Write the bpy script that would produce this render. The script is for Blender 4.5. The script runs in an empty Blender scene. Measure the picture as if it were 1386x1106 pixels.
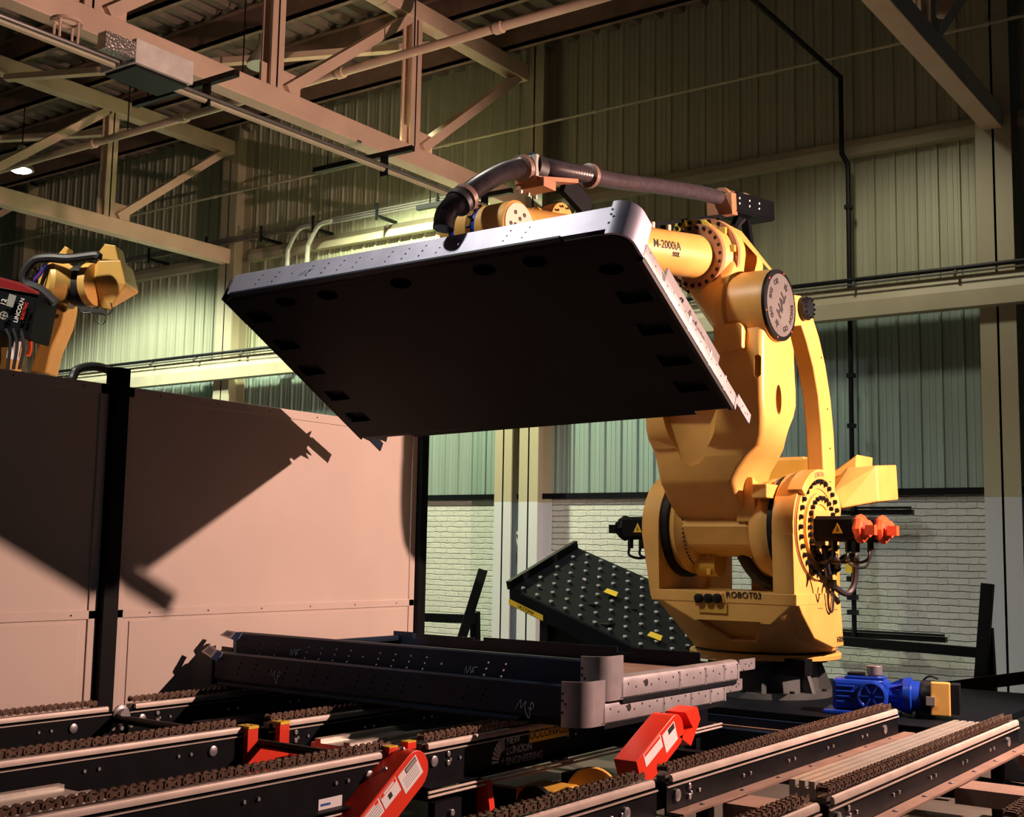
import bpy, bmesh, math, random
from mathutils import Vector, Matrix, Euler
random.seed(7)
SC = bpy.context.scene
COL = SC.collection
PI = math.pi
# ---------------------------------------------------------------- camera
# world: X runs along the back wall (right), Y runs towards the back wall, Z is up
CC = (693.0, 553.0); V1 = (-1650.0, 702.0); V2 = (1880.0, 765.0)
FPX = math.sqrt(-((V1[0]-CC[0])*(V2[0]-CC[0]) + (V1[1]-CC[1])*(V2[1]-CC[1])))
ax = -Vector((V1[0]-CC[0], -(V1[1]-CC[1]), -FPX)).normalized()
ay = Vector((V2[0]-CC[0], -(V2[1]-CC[1]), -FPX)).normalized()
az = ax.cross(ay).normalized()
RC = Matrix((ax, ay, az))            # camera vector -> world vector
EYE = Vector((0, 0, 1.75))
cam = bpy.data.objects.new('camera', bpy.data.cameras.new('camera'))
COL.objects.link(cam)
cam.data.sensor_width = 36; cam.data.lens = 36*FPX/1386
cam.data.clip_end = 200
cam.matrix_world = Matrix.Translation(EYE) @ RC.to_4x4()
SC.camera = cam
# ---------------------------------------------------------------- light
vs = SC.view_settings
vs.view_transform = 'Standard'; vs.look = 'None'; vs.gamma = 1; vs.exposure = 0.0
vs.use_curve_mapping = False
wd = bpy.data.worlds.new('world'); SC.world = wd; wd.use_nodes = True
bg = wd.node_tree.nodes['Background']
bg.inputs[0].default_value = (0.05, 0.42, 0.60, 1); bg.inputs[1].default_value = 0.030
def spot(name, loc, target, energy, color, size=60, blend=0.5, radius=0.15):
    l = bpy.data.lights.new(name, 'SPOT'); l.energy = energy; l.color = color
    l.spot_size = math.radians(size); l.spot_blend = blend; l.shadow_soft_size = radius
    o = bpy.data.objects.new(name, l); COL.objects.link(o); o.location = loc
    o.rotation_euler = (Vector(target)-Vector(loc)).to_track_quat('-Z', 'Y').to_euler()
    return o
def area(name, loc, target, energy, color, size=1.0):
    l = bpy.data.lights.new(name, 'AREA'); l.energy = energy; l.color = color; l.size = size; l.shape = 'DISK'
    o = bpy.data.objects.new(name, l); COL.objects.link(o); o.location = loc
    o.rotation_euler = (Vector(target)-Vector(loc)).to_track_quat('-Z', 'Y').to_euler()
    return o
KEY = Vector((-3.67, 7.77, 2.73)) + 3.4*Vector((1, .596, .362))
spot('work_floodlight', KEY, KEY+Vector((-1, -.56, -.28)), 3000, (1, .61, .47), 136, .25, .045)
# added fill spots, then the high-bay lamps above the bay, pointing down
spot('front_fill', (-7.3, 3.0, 10.0), (-5.0, 9.4, 2.7), 3000, (1, .92, .78), 50, .8, .3)  # unseen fill spot, added to brighten the robot's front faces
spot('cell_fill', (-7.8, 1.8, 8.6), (-9.1, 6.2, 3.9), 2600, (1, .93, .75), 34, .6, .2)  # another added spot out of view, brightens the small welding robot
spot('high_bay_left', (-13.4, 13.2, 9.1), (-13.6, 14.1, 5.0), 4300, (.95, 1, .62), 124, .35, .2)
spot('high_bay_far_left', (-20.5, 12.9, 8.5), (-20.8, 13.8, 4.6), 2300, (.94, 1, .76), 118, .4, .25)
spot('high_bay_right', (-5.4, 13.0, 8.7), (-5.4, 13.9, 5), 430, (1, .90, .66), 118, .6, .3)
spot('high_bay_low_wall', (-8.6, 11.6, 8.2), (-8.2, 15.2, 1.6), 640, (.97, .98, .92), 70, .8, .3)

# ---------------------------------------------------------------- helpers
def at(px, py, axis, v):
    r = RC @ Vector((px-CC[0], -(py-CC[1]), -FPX)) / FPX
    return EYE + r*((v-EYE[axis])/r[axis])
def dep(px, py, d):
    return EYE + RC @ Vector((px-CC[0], -(py-CC[1]), -FPX)) / FPX * d
def S(h):
    h = h.lstrip('#'); o = []
    for i in (0, 2, 4):
        c = int(h[i:i+2], 16)/255
        o.append(c/12.92 if c <= .04045 else ((c+.055)/1.055)**2.4)
    return (*o, 1)
def mat(name, col, rough=.5, metal=0.0, var=.12, scale=6.0, bump=0.0, bscale=60.0, emit=None, spec=.5):
    m = bpy.data.materials.new(name); m.use_nodes = True
    nt = m.node_tree; n = nt.nodes; p = n['Principled BSDF']
    p.inputs['Roughness'].default_value = rough; p.inputs['Metallic'].default_value = metal
    p.inputs['Specular IOR Level'].default_value = spec
    tc = n.new('ShaderNodeTexCoord'); nz = n.new('ShaderNodeTexNoise')
    nz.inputs['Scale'].default_value = scale; nz.inputs['Detail'].default_value = 6
    nt.links.new(tc.outputs['Object'], nz.inputs['Vector'])
    rp = n.new('ShaderNodeValToRGB'); rp.color_ramp.elements[0].position = .35; rp.color_ramp.elements[1].position = .7
    c = col[:3]
    rp.color_ramp.elements[0].color = (*[x*(1-var) for x in c], 1)
    rp.color_ramp.elements[1].color = (*[min(1, x*(1+var)) for x in c], 1)
    nt.links.new(nz.outputs['Fac'], rp.inputs['Fac']); nt.links.new(rp.outputs['Color'], p.inputs['Base Color'])
    if bump:
        nb = n.new('ShaderNodeTexNoise'); nb.inputs['Scale'].default_value = bscale; nb.inputs['Detail'].default_value = 3
        nt.links.new(tc.outputs['Object'], nb.inputs['Vector'])
        b = n.new('ShaderNodeBump'); b.inputs['Strength'].default_value = bump; b.inputs['Distance'].default_value = .01
        nt.links.new(nb.outputs['Fac'], b.inputs['Height']); nt.links.new(b.outputs['Normal'], p.inputs['Normal'])
    if emit:
        p.inputs['Emission Color'].default_value = (*emit[:3], 1); p.inputs['Emission Strength'].default_value = emit[3]
    return m
M = {}
M['yellow'] = mat('yellow_paint', (.70, .400, .105), .42, 0, .10, 3, .04, 90)
M['yellow_deep'] = mat('yellow_paint_deep', (.60, .35, .05), .45, 0, .12, 3)
M['bright_yellow'] = mat('bright_yellow', (.80, .55, .03), .5)
M['black'] = mat('black_paint', (.004, .005, .007), .55, 0, .2, 5, spec=.12)
M['black_metal'] = mat('black_steel', (.007, .009, .012), .45, .0, .3, 8, .05, 40, spec=.22)
M['rubber'] = mat('black_rubber', (.02, .018, .022), .5)
M['hose'] = mat('ribbed_hose', (.05, .04, .048), .32, 0, .2, 20)
M['steel'] = mat('bare_steel', (.42, .42, .46), .38, .75, .15, 5, .03, 30)
M['galv'] = mat('galvanised_steel', (.34, .35, .47), .42, .55, .14, 4, .03, 30)
M['flangegrey'] = mat('zinc_grey', (.33, .32, .35), .45, .5, .14, 5)
M['navy'] = mat('navy_primed_sheet', (.006, .015, .036), .45, 0, .25, 3, spec=.22)
M['under'] = mat('dark_primed_sheet', (.006, .010, .014), .6, 0, .3, 2, spec=.12)
M['cream'] = mat('cream_beam_paint', (.80, .60, .47), .5, 0, .10, 1.5, .02, 20)
M['girt'] = mat('girt_paint', (.50, .47, .34), .5, 0, .12, 1.5)
M['white'] = mat('white_paint', (.75, .73, .70), .5)
M['paper'] = mat('white_paper', (.80, .80, .84), .6, 0, .03)
M['blue'] = mat('blue_gearbox_paint', (.006, .045, .42), .32, 0, .15, 4)
M['bluetag'] = mat('blue_ink', (.02, .10, .40), .6)
M['red'] = mat('red_guard_paint', (.72, .035, .012), .4, 0, .08, 3)
M['darkred'] = mat('dark_red_paint', (.22, .008, .012), .4)
M['orange'] = mat('orange_cap', (.80, .10, .03), .4)
M['copper'] = mat('primer_orange', (.42, .19, .10), .45)
M['chain'] = mat('oiled_chain_steel', (.17, .11, .085), .4, .6, .25, 30)
M['wear'] = mat('wear_strip', (.55, .47, .43), .45, .1, .12, 6)
M['ped'] = mat('pedestal_grey', (.07, .08, .085), .5, .2, .2, 3)
M['panelpaint'] = mat('cell_panel_paint', (.62, .52, .47), .55, 0, .06, .9, .01, 6)
M['alu'] = mat('aluminium_profile', (.62, .60, .56), .35, .6, .06, 6)
M['ink'] = mat('black_ink', (.01, .01, .01), .6)
M['chalk'] = mat('chalk_mark', (.52, .58, .68), .8)
M['signface'] = mat('brushed_sign_face', (.34, .32, .32), .3, .7, .12, 3)
M['flatsteel'] = mat('brown_primer_steel', (.30, .20, .16), .5, .2, .15, 4)
M['glass'] = mat('blue_window', (.05, .12, .2), .3)
M['conduit'] = mat('grey_conduit', (.20, .19, .19), .4, .5)
M['lampglow'] = mat('lamp_glow', (1, 1, 1), .5, emit=(1, .97, .9, 18))

def brick_mat():
    m = bpy.data.materials.new('painted_brick'); m.use_nodes = True
    nt = m.node_tree; n = nt.nodes; p = n['Principled BSDF']; p.inputs['Roughness'].default_value = .6
    tc = n.new('ShaderNodeTexCoord'); mp = n.new('ShaderNodeMapping')
    mp.inputs['Rotation'].default_value = (PI/2, 0, 0)
    nt.links.new(tc.outputs['Object'], mp.inputs['Vector'])
    nd = n.new('ShaderNodeTexNoise'); nd.inputs['Scale'].default_value = 9; nd.inputs['Detail'].default_value = 4
    nt.links.new(tc.outputs['Object'], nd.inputs['Vector'])
    mx = n.new('ShaderNodeMix'); mx.data_type = 'VECTOR'; mx.inputs[0].default_value = .035
    nt.links.new(mp.outputs[0], mx.inputs[4]); nt.links.new(nd.outputs['Color'], mx.inputs[5])
    br = n.new('ShaderNodeTexBrick'); br.inputs['Scale'].default_value = 1.0
    br.inputs['Brick Width'].default_value = .26; br.inputs['Row Height'].default_value = .088
    br.inputs['Mortar Size'].default_value = .006; br.inputs['Mortar Smooth'].default_value = .8
    br.inputs['Color1'].default_value = (.60, .62, .60, 1); br.inputs['Color2'].default_value = (.54, .56, .54, 1)
    br.inputs['Mortar'].default_value = (.50, .52, .50, 1)
    nt.links.new(mx.outputs[1], br.inputs['Vector'])
    # bed joints: the painted courses show mainly as level lines
    sp = n.new('ShaderNodeSeparateXYZ'); nt.links.new(mx.outputs[1], sp.inputs[0])
    def mth(op, a, b_=None, c_=None):
        x = n.new('ShaderNodeMath'); x.operation = op
        for k, val in enumerate((a, b_, c_)):
            if val is None: continue
            if isinstance(val, (int, float)): x.inputs[k].default_value = val
            else: nt.links.new(val, x.inputs[k])
        return x.outputs[0]
    fr_ = mth('FRACT', mth('DIVIDE', sp.outputs[1], .088))
    edge = mth('MINIMUM', fr_, mth('SUBTRACT', 1.0, fr_))
    jt = mth('SUBTRACT', 1.0, mth('MINIMUM', mth('MULTIPLY', edge, 9.0), 1.0))
    n2 = n.new('ShaderNodeTexNoise'); n2.inputs['Scale'].default_value = 26; n2.inputs['Detail'].default_value = 5
    nt.links.new(tc.outputs['Object'], n2.inputs['Vector'])
    n3 = n.new('ShaderNodeTexNoise'); n3.inputs['Scale'].default_value = 5; nt.links.new(tc.outputs['Object'], n3.inputs['Vector'])
    jm = mth('MULTIPLY', jt, mth('MULTIPLY', n3.outputs['Fac'], 1.1))
    cm = n.new('ShaderNodeMix'); cm.data_type = 'RGBA'; nt.links.new(jm, cm.inputs[0])
    nt.links.new(br.outputs['Color'], cm.inputs[6]); cm.inputs[7].default_value = (.22, .24, .23, 1)
    nt.links.new(cm.outputs[2], p.inputs['Base Color'])
    hgt = mth('ADD', mth('MULTIPLY', n2.outputs['Fac'], .5), mth('MULTIPLY_ADD', jt, -1.0, mth('MULTIPLY', br.outputs['Fac'], -.35)))
    b = n.new('ShaderNodeBump'); b.inputs['Strength'].default_value = .9; b.inputs['Distance'].default_value = .018
    nt.links.new(hgt, b.inputs['Height']); nt.links.new(b.outputs['Normal'], p.inputs['Normal'])
    return m
M['brick'] = brick_mat()
def siding_mat(c=(.42, .44, .32)):
    m = mat('green_cream_siding', c, .42, .1, .10, .8)
    nt = m.node_tree; n = nt.nodes
    # streaky vertical dirt
    mp = n.new('ShaderNodeMapping'); mp.inputs['Scale'].default_value = (9, 9, .35)
    tc = [x for x in n if x.type == 'TEX_COORD'][0]; nz = [x for x in n if x.type == 'TEX_NOISE'][0]
    nt.links.new(tc.outputs['Object'], mp.inputs['Vector']); nt.links.new(mp.outputs[0], nz.inputs['Vector'])
    return m
M['siding'] = siding_mat(); M['siding_low'] = siding_mat((.27, .36, .34)); M['tableblack'] = mat('table_black', (.003, .005, .009), .6, 0, .2, 5, spec=.1); M['collar'] = mat('hose_collar_brown', (.20, .12, .10), .45); M['railblack'] = mat('rail_black', (.004, .005, .008), .5, 0, .3, 8, spec=.10); M['plate'] = mat('dull_steel_plate', (.16, .15, .16), .5, .2); M['deck'] = mat('dark_roof_deck', (.17, .13, .11), .6)
def column_mat():   # two coats of paint: tan above, pale grey below a painted line
    m = bpy.data.materials.new('two_tone_column_paint'); m.use_nodes = True
    nt = m.node_tree; n = nt.nodes; p = n['Principled BSDF']; p.inputs['Roughness'].default_value = .5
    g = n.new('ShaderNodeNewGeometry'); sx = n.new('ShaderNodeSeparateXYZ')
    nt.links.new(g.outputs['Position'], sx.inputs[0])
    gt = n.new('ShaderNodeMath'); gt.operation = 'GREATER_THAN'; gt.inputs[1].default_value = 2.52
    nt.links.new(sx.outputs[2], gt.inputs[0])
    mx = n.new('ShaderNodeMix'); mx.data_type = 'RGBA'
    nt.links.new(gt.outputs[0], mx.inputs[0])
    mx.inputs[6].default_value = (.56, .60, .66, 1); mx.inputs[7].default_value = (.42, .39, .28, 1)
    nt.links.new(mx.outputs[2], p.inputs['Base Color'])
    return m
M['column'] = column_mat()
def tread_mat():
    m = mat('tread_plate', (.40, .38, .36), .4, .7, .1, 4)
    nt = m.node_tree; n = nt.nodes; p = n['Principled BSDF']
    v = n.new('ShaderNodeTexVoronoi'); v.inputs['Scale'].default_value = 38
    tc = [x for x in n if x.type == 'TEX_COORD'][0]
    nt.links.new(tc.outputs['Object'], v.inputs['Vector'])
    b = n.new('ShaderNodeBump'); b.inputs['Strength'].default_value = .8; b.inputs['Distance'].default_value = .01
    nt.links.new(v.outputs['Distance'], b.inputs['Height']); nt.links.new(b.outputs['Normal'], p.inputs['Normal'])
    return m
M['tread'] = tread_mat()
M['floor'] = mat('worn_concrete', (.085, .078, .07), .55, 0, .25, 1.2, .15, 25)

class B:
    """collects shapes into one mesh; coordinates go through the matrix X first"""
    def __init__(s, X=None): s.bm = bmesh.new(); s.X = X or Matrix.Identity(4)
    def v(s, p): return s.bm.verts.new(s.X @ Vector(p))
    def f(s, vs):
        try: s.bm.faces.new(vs)
        except ValueError: pass
    def box(s, a, b):
        x0, y0, z0 = [min(a[i], b[i]) for i in range(3)]; x1, y1, z1 = [max(a[i], b[i]) for i in range(3)]
        q = [s.v(p) for p in ((x0,y0,z0),(x1,y0,z0),(x1,y1,z0),(x0,y1,z0),(x0,y0,z1),(x1,y0,z1),(x1,y1,z1),(x0,y1,z1))]
        for i in ((0,3,2,1),(4,5,6,7),(0,1,5,4),(1,2,6,5),(2,3,7,6),(3,0,4,7)): s.f([q[k] for k in i])
        return s
    def loft(s, rings, cap=True, closed=True):
        R = [[s.v(p) for p in r] for r in rings]; n = len(R[0])
        for a, b in zip(R, R[1:]):
            for i in range(n if closed else n-1):
                j = (i+1) % n; s.f([a[i], a[j], b[j], b[i]])
        if cap: s.f(list(reversed(R[0]))); s.f(R[-1])
        return s
    def bar(s, p, q, w, h=None, up=(0,0,1)):
        p = Vector(p); q = Vector(q); h = h or w; d = (q-p).normalized(); up = Vector(up)
        if abs(d.dot(up)) > .98: up = Vector((1,0,0))
        a = d.cross(up).normalized()*(w/2); b = a.cross(d).normalized()*(h/2)
        return s.loft([[c+a+b, c-a+b, c-a-b, c+a-b] for c in (p, q)])
    def ring(s, c, d, r, n, up=None):
        d = Vector(d).normalized(); u = Vector(up) if up else (Vector((0,0,1)) if abs(d.z) < .9 else Vector((1,0,0)))
        a = d.cross(u).normalized(); b = a.cross(d)
        return [Vector(c)+a*math.cos(2*PI*i/n)*r+b*math.sin(2*PI*i/n)*r for i in range(n)]
    def cyl(s, p, q, r, n=24, r2=None):
        d = Vector(q)-Vector(p)
        return s.loft([s.ring(p, d, r, n), s.ring(q, d, r2 if r2 is not None else r, n)])
    def lathe(s, p, d, prof, n=32):          # prof: (distance along d, radius)
        d = Vector(d).normalized()
        return s.loft([s.ring(Vector(p)+d*t, d, max(r, 1e-4), n) for t, r in prof])
    def annulus(s, p, q, ro, ri, n=40):
        d = Vector(q)-Vector(p)
        R = [[s.v(x) for x in s.ring(c, d, r, n)] for c, r in ((p, ro), (q, ro), (q, ri), (p, ri))]
        for k in range(4):
            a, b = R[k], R[(k+1) % 4]
            for i in range(n):
                j = (i+1) % n; s.f([a[i], a[j], b[j], b[i]])
        return s
    def tube(s, pts, r, n=10, ribs=0, amp=.12):
        pts = [Vector(p) for p in pts]
        if len(pts) > 2:                      # smooth through the points
            sp = []
            P = [pts[0]*2-pts[1]] + pts + [pts[-1]*2-pts[-2]]
            k = ribs or 6
            for i in range(1, len(P)-2):
                for t in range(k):
                    u = t/k; a, b, c, d = P[i-1], P[i], P[i+1], P[i+2]
                    sp.append(.5*((2*b)+(-a+c)*u+(2*a-5*b+4*c-d)*u*u+(-a+3*b-3*c+d)*u*u*u))
            sp.append(pts[-1]); pts = sp
        rings = []
        a = None
        for i, p in enumerate(pts):
            d = (pts[min(i+1, len(pts)-1)]-pts[max(i-1, 0)]).normalized()
            if a is None: a = d.orthogonal().normalized()
            a = (a-d*a.dot(d)).normalized(); b = d.cross(a)
            rr = r*(1-(amp if (ribs and i % 2) else 0))
            rings.append([p+a*math.cos(2*PI*j/n)*rr+b*math.sin(2*PI*j/n)*rr for j in range(n)])
        return s.loft(rings)
    def prism(s, poly, axis, c0, c1):         # 2D outline extruded along an axis
        def P(u, w, c):
            return {0: (c, u, w), 1: (u, c, w), 2: (u, w, c)}[axis]
        return s.loft([[P(u, w, c0) for u, w in poly], [P(u, w, c1) for u, w in poly]])
    def hull(s, pts):
        vs_ = [s.v(p) for p in pts]
        bmesh.ops.convex_hull(s.bm, input=vs_); return s
    def ball(s, c, r, n=10, sc=(1,1,1)):
        mtx = s.X @ Matrix.Translation(c) @ Matrix.Diagonal((*[r*k for k in sc], 1))
        bmesh.ops.create_uvsphere(s.bm, u_segments=n*2, v_segments=n, radius=1, matrix=mtx); return s

def tag(o, label=None, cat=None, group=None, kind=None):
    if label: o['label'] = label
    if cat: o['category'] = cat
    if group: o['group'] = group
    if kind: o['kind'] = kind
    return o
def thing(name, label, cat, loc=(0,0,0), rotz=0, group=None):
    o = bpy.data.objects.new(name, None); COL.objects.link(o)
    o.location = loc; o.rotation_euler = (0, 0, rotz); o.empty_display_size = .1
    o['mx'] = 1
    tag(o, label, cat, group); del o['mx']
    return o
def root_m(o):
    while o.parent: o = o.parent
    if o.type != 'EMPTY': return Matrix.Translation(o.location)
    return Matrix.Translation(o.location) @ o.rotation_euler.to_matrix().to_4x4()
def obj(name, b, m, parent=None, smooth=35, bevel=0, label=None):
    bm = b.bm if isinstance(b, B) else b
    bmesh.ops.remove_doubles(bm, verts=bm.verts, dist=1e-5)
    bmesh.ops.recalc_face_normals(bm, faces=bm.faces)
    org = Vector((0,0,0))
    if parent: bm.transform(root_m(parent).inverted())
    else:
        lo = Vector([min(v.co[i] for v in bm.verts) for i in range(3)]); hi = Vector([max(v.co[i] for v in bm.verts) for i in range(3)])
        org = Vector(((lo.x+hi.x)/2, (lo.y+hi.y)/2, lo.z)); bm.transform(Matrix.Translation(-org))
    me = bpy.data.meshes.new(name); bm.to_mesh(me); bm.free()
    me.materials.append(M[m] if isinstance(m, str) else m)
    o = bpy.data.objects.new(name, me); COL.objects.link(o); o.location = org
    if parent: o.parent = parent
    if bevel:
        md = o.modifiers.new('bevel', 'BEVEL'); md.width = bevel; md.segments = 2; md.limit_method = 'ANGLE'; md.angle_limit = math.radians(40)
        md.harden_normals = False
    if smooth:
        for p in me.polygons: p.use_smooth = True
        me.set_sharp_from_angle(angle=math.radians(smooth))
    if label: o['label'] = label
    return o
def struct(name, b, m, parent=None, **k):
    o = obj(name, b, m, parent, **k)
    if not parent: o['kind'] = 'structure'
    return o
def cut(o, cutter):
    """boolean difference, applied; the cutter is built in world space and thrown away"""
    bm = cutter.bm; bmesh.ops.recalc_face_normals(bm, faces=bm.faces)
    w = root_m(o)
    bm.transform(w.inverted())
    me = bpy.data.meshes.new('cut'); bm.to_mesh(me); bm.free()
    c = bpy.data.objects.new('cut', me); COL.objects.link(c)
    c.parent = o.parent
    if not o.parent: c.location = o.location
    md = o.modifiers.new('b', 'BOOLEAN'); md.operation = 'DIFFERENCE'; md.object = c; md.solver = 'EXACT'
    bpy.context.view_layer.update()
    dg = bpy.context.evaluated_depsgraph_get()
    nm = bpy.data.meshes.new_from_object(o.evaluated_get(dg))
    o.modifiers.remove(md)
    bv = [(m_.width,) for m_ in o.modifiers if m_.type == 'BEVEL']
    for m_ in list(o.modifiers): o.modifiers.remove(m_)
    o.data = nm
    bpy.data.objects.remove(c); bpy.data.meshes.remove(me)
    return o
def copy_tree(o, parent=None):
    c = o.copy(); COL.objects.link(c)
    if parent: c.parent = parent
    for ch in list(o.children): copy_tree(ch, c)
    return c
def many(name, parent, pts, d, r, h, m, n=8, proto=None):
    """repeated small round parts (bolts): one mesh, copied; d is the axis in world space"""
    w = root_m(parent).inverted(); d = (w.to_3x3() @ Vector(d)).normalized()
    b = B(); b.lathe((0,0,0), d, [(0, r), (h*.8, r), (h, r*.8)], n)
    first = None
    for p in pts:
        if first is None:
            bm = b.bm; bmesh.ops.recalc_face_normals(bm, faces=bm.faces)
            me = bpy.data.meshes.new(name); bm.to_mesh(me); bm.free(); me.materials.append(M[m])
            for q in me.polygons: q.use_smooth = True
            me.set_sharp_from_angle(angle=math.radians(35))
            o = first = bpy.data.objects.new(name, me)
        else: o = first.copy()
        COL.objects.link(o); o.parent = parent; o.location = w @ Vector(p)
def text(name, s, size, org, xd, yd, m, parent=None, align='CENTER', fn=None, depth=.002, bold=0.0, shear=0):
    cu = bpy.data.curves.new('t', 'FONT'); cu.body = s; cu.size = size; cu.align_x = align; cu.align_y = 'CENTER'
    cu.extrude = depth; cu.offset = bold; cu.shear = shear; cu.resolution_u = 3
    o = bpy.data.objects.new('t', cu); COL.objects.link(o)
    bpy.context.view_layer.update()
    me = bpy.data.meshes.new_from_object(o.evaluated_get(bpy.context.evaluated_depsgraph_get()))
    bm = bmesh.new(); bm.from_mesh(me)
    xd = Vector(xd).normalized(); yd = Vector(yd).normalized(); nd = xd.cross(yd)
    if fn is None:
        for v in bm.verts: v.co = Vector(org)+xd*v.co.x+yd*v.co.y+nd*v.co.z
    else:
        bmesh.ops.subdivide_edges(bm, edges=[e for e in bm.edges if e.calc_length() > size*.5], cuts=2)
        for v in bm.verts: v.co = fn(v.co)
    bpy.data.objects.remove(o); bpy.data.curves.remove(cu); bpy.data.meshes.remove(me)
    b = B(); b.bm.free(); b.bm = bm
    return obj(name, b, m, parent, smooth=0)
def rrect(x0, x1, y0, y1, z, r, k=4):
    o = []
    for cx, cy, a0 in ((x1-r, y0+r, -90), (x1-r, y1-r, 0), (x0+r, y1-r, 90), (x0+r, y0+r, 180)):
        for i in range(k+1):
            a = math.radians(a0+90*i/k); o.append((cx+r*math.cos(a), cy+r*math.sin(a), z))
    return o
# ================================================================ the setting
YW = 16.756
b = B(); b.box((-42, -3, -.2), (5, 17.2, 0)); struct('floor', b, 'floor', smooth=0)
b = B(); b.box((-42, YW-.03, 0), (1.5, YW+.25, 2.60)); struct('wall_back_brick', b, 'brick', smooth=0)
def siding(z0, z1, yo):
    b = B(); x = -42; pts = []
    while x < 1.5:
        pts += [(x, 0), (x+.014, -.030), (x+.040, -.030), (x+.054, 0), (x+.125, 0), (x+.130, -.006), (x+.150, -.006), (x+.155, 0),
                (x+.210, 0), (x+.215, -.006), (x+.235, -.006), (x+.240, 0)]
        x += .295
    b.loft([[(u, YW-.02+yo+w, z) for u, w in pts] for z in (z0, z1)], cap=False, closed=False)
    return b
w = struct('wall_back', siding(2.66, 5.32, .0), 'siding_low', smooth=0)
struct('wall_back_upper', siding(5.30, 10.9, -.006), 'siding', smooth=0)
b = B(); b.box((-42, YW-.09, 2.58), (1.5, YW+.02, 2.67)); struct('trim_1', b, 'black', smooth=0)
# roof: ribbed deck
b = B(); y = -3; pts = []
x = -42
pts = []
while x < 2:
    pts += [(x, 10.30), (x+.10, 10.30), (x+.14, 10.38), (x+.30, 10.38), (x+.34, 10.30)]
    x += .40
b.loft([[(u, yy, z) for u, z in pts] for yy in (-3, YW+.2)], cap=False, closed=False)
struct('ceiling', b, 'deck', smooth=0)
# columns
def h_col(b, x0, x1, y0, y1, z0, z1, t=.03):
    xm = (x0+x1)/2
    b.box((x0, y0, z0), (x1, y0+t, z1)); b.box((x0, y1-t, z0), (x1, y1, z1)); b.box((xm-t/2, y0, z0), (xm+t/2, y1, z1))
for x0, x1, z1, lab, mt in ((-4.17, -3.72, 10.2, 'tall tan steel column with grey lower part at the right edge of the view', 'column'),
                        (-11.45, -11.08, 10.2, 'right one of the two tan columns standing close together left of the yellow robot', 'column'),
                        (-11.94, -11.60, 5.15, 'left one of the two tan columns standing close together, ending below the upper beam', 'column'),
                        (-18.95, -18.5, 10.2, 'tan steel column far along the wall behind the dark panelled cell', 'column'),
                        (-26.2, -25.8, 10.2, 'steel column on the wall behind the small yellow welding robot', 'column')):
    b = B(); h_col(b, x0, x1, 16.28, YW-.05, 0, z1)
    tag(obj('steel_column', b, mt, smooth=0), lab, 'column')
b = B(); b.bar((-11.58, 16.4, 2.02), (-11.2, 16.4, 2.02), .05, .05); b.bar((-11.58, 16.4, 2.0), (-11.3, 16.4, 1.3), .05, .03)
tag(obj('column_bracket', b, 'column', smooth=0), 'small grey steel bracket between the two columns left of the robot', 'bracket')
# wall girts
def girt(x0, x1, z0, z1, lab, depth=.22, m='girt'):
    t = thing('wall_girt', lab, 'beam', ((x0+x1)/2, YW-.1, z0))
    b = B(); b.prism([(YW-depth+.2, z0), (YW-depth, z0), (YW-depth, z0+(z1-z0)*.5), (YW-depth+.06, z1), (YW-depth+.2, z1)], 0, x0, x1)
    obj('channel', b, m, t, smooth=0)
    b = B()
    if depth > .4:
        for k in range(6): b.box((x0+3+k*7.28, YW-depth+.19, z0+.1), (x0+3.1+k*7.28, YW-.05, z1-.1))
        obj('standoff', b, m, t, smooth=0)
    return t
t = girt(-42, 1.5, 4.98, 5.41, 'long cream horizontal beam across the wall at mid height, carrying a dark pipe', .66)
b = B(); b.tube([(-42, 16.06, 5.49), (1.5, 16.06, 5.49)], .032, 8); obj('pipe', b, 'black_metal', t)
b = B(); b.tube([(-42, 16.02, 5.42), (1.5, 16.02, 5.42)], .014, 6); obj('conduit', b, 'conduit', t)
for i in range(18):
    b = B(); b.bar((-26+i*1.35, 16.0, 5.39), (-26+i*1.35, 16.12, 5.52), .03, .05); obj('pipe_clip', b, 'conduit', t, smooth=0)
for x0, x1, lab in ((-11.05, -4.2, 'upper horizontal wall beam behind the robot, between the pair of columns and the right column'),
                    (-18.4, -11.5, 'upper horizontal wall beam behind the lifted panel, under the cable conduits'),
                    (-3.7, 1.5, 'short upper wall beam right of the tall right column'),
                    (-42, -19.0, 'upper wall beam far left behind the small yellow welding robot')):
    girt(x0, x1, 7.42, 7.66, lab, .20)
# long thin pipe high on the wall
b = B(); b.tube([(-42, 16.1, 8.72), (1.5, 16.1, 8.72)], .024, 8)
for i in range(14): b.cyl((-40+i*3.0, 16.1, 8.72), (-40+i*3.0+.10, 16.1, 8.72), .036, 8)
tag(obj('wall_pipe', b, 'girt'), 'long thin light pipe running high across the ribbed wall', 'pipe')
# black drop conduit behind the robot
b = B(); b.tube([(-6.05, 9.0, 8.56), (-6.05, 16.45, 8.56)], .036, 8); b.tube([(-6.05, 16.45, 8.58), (-6.05, 16.45, 7.42)], .036, 8)
b.tube([(-6.05, 16.45, 7.44), (-5.95, 16.42, 7.25)], .036, 8)
b.tube([(-5.95, 16.42, 7.27), (-5.95, 16.42, .66)], .036, 8)
for z in (6.6, 4.2, 3.5): b.box((-6.0, 16.38, z), (-5.9, 16.48, z+.06))
for z in (2.35, 2.0, 1.7, 1.4, 1.15, .95): b.box((-6.03, 16.36, z), (-5.9, 16.46, z+.07))
tag(obj('drop_conduit', b, 'black_metal'), 'black conduit dropping down the wall behind the big yellow robot', 'conduit')
b = B(); b.box((-6.02, 16.30, 1.52), (-5.93, 16.38, 1.78)); tag(obj('valve_tag', b, 'bright_yellow'), 'small yellow valve label on the black conduit behind the robot', 'tag')
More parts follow.
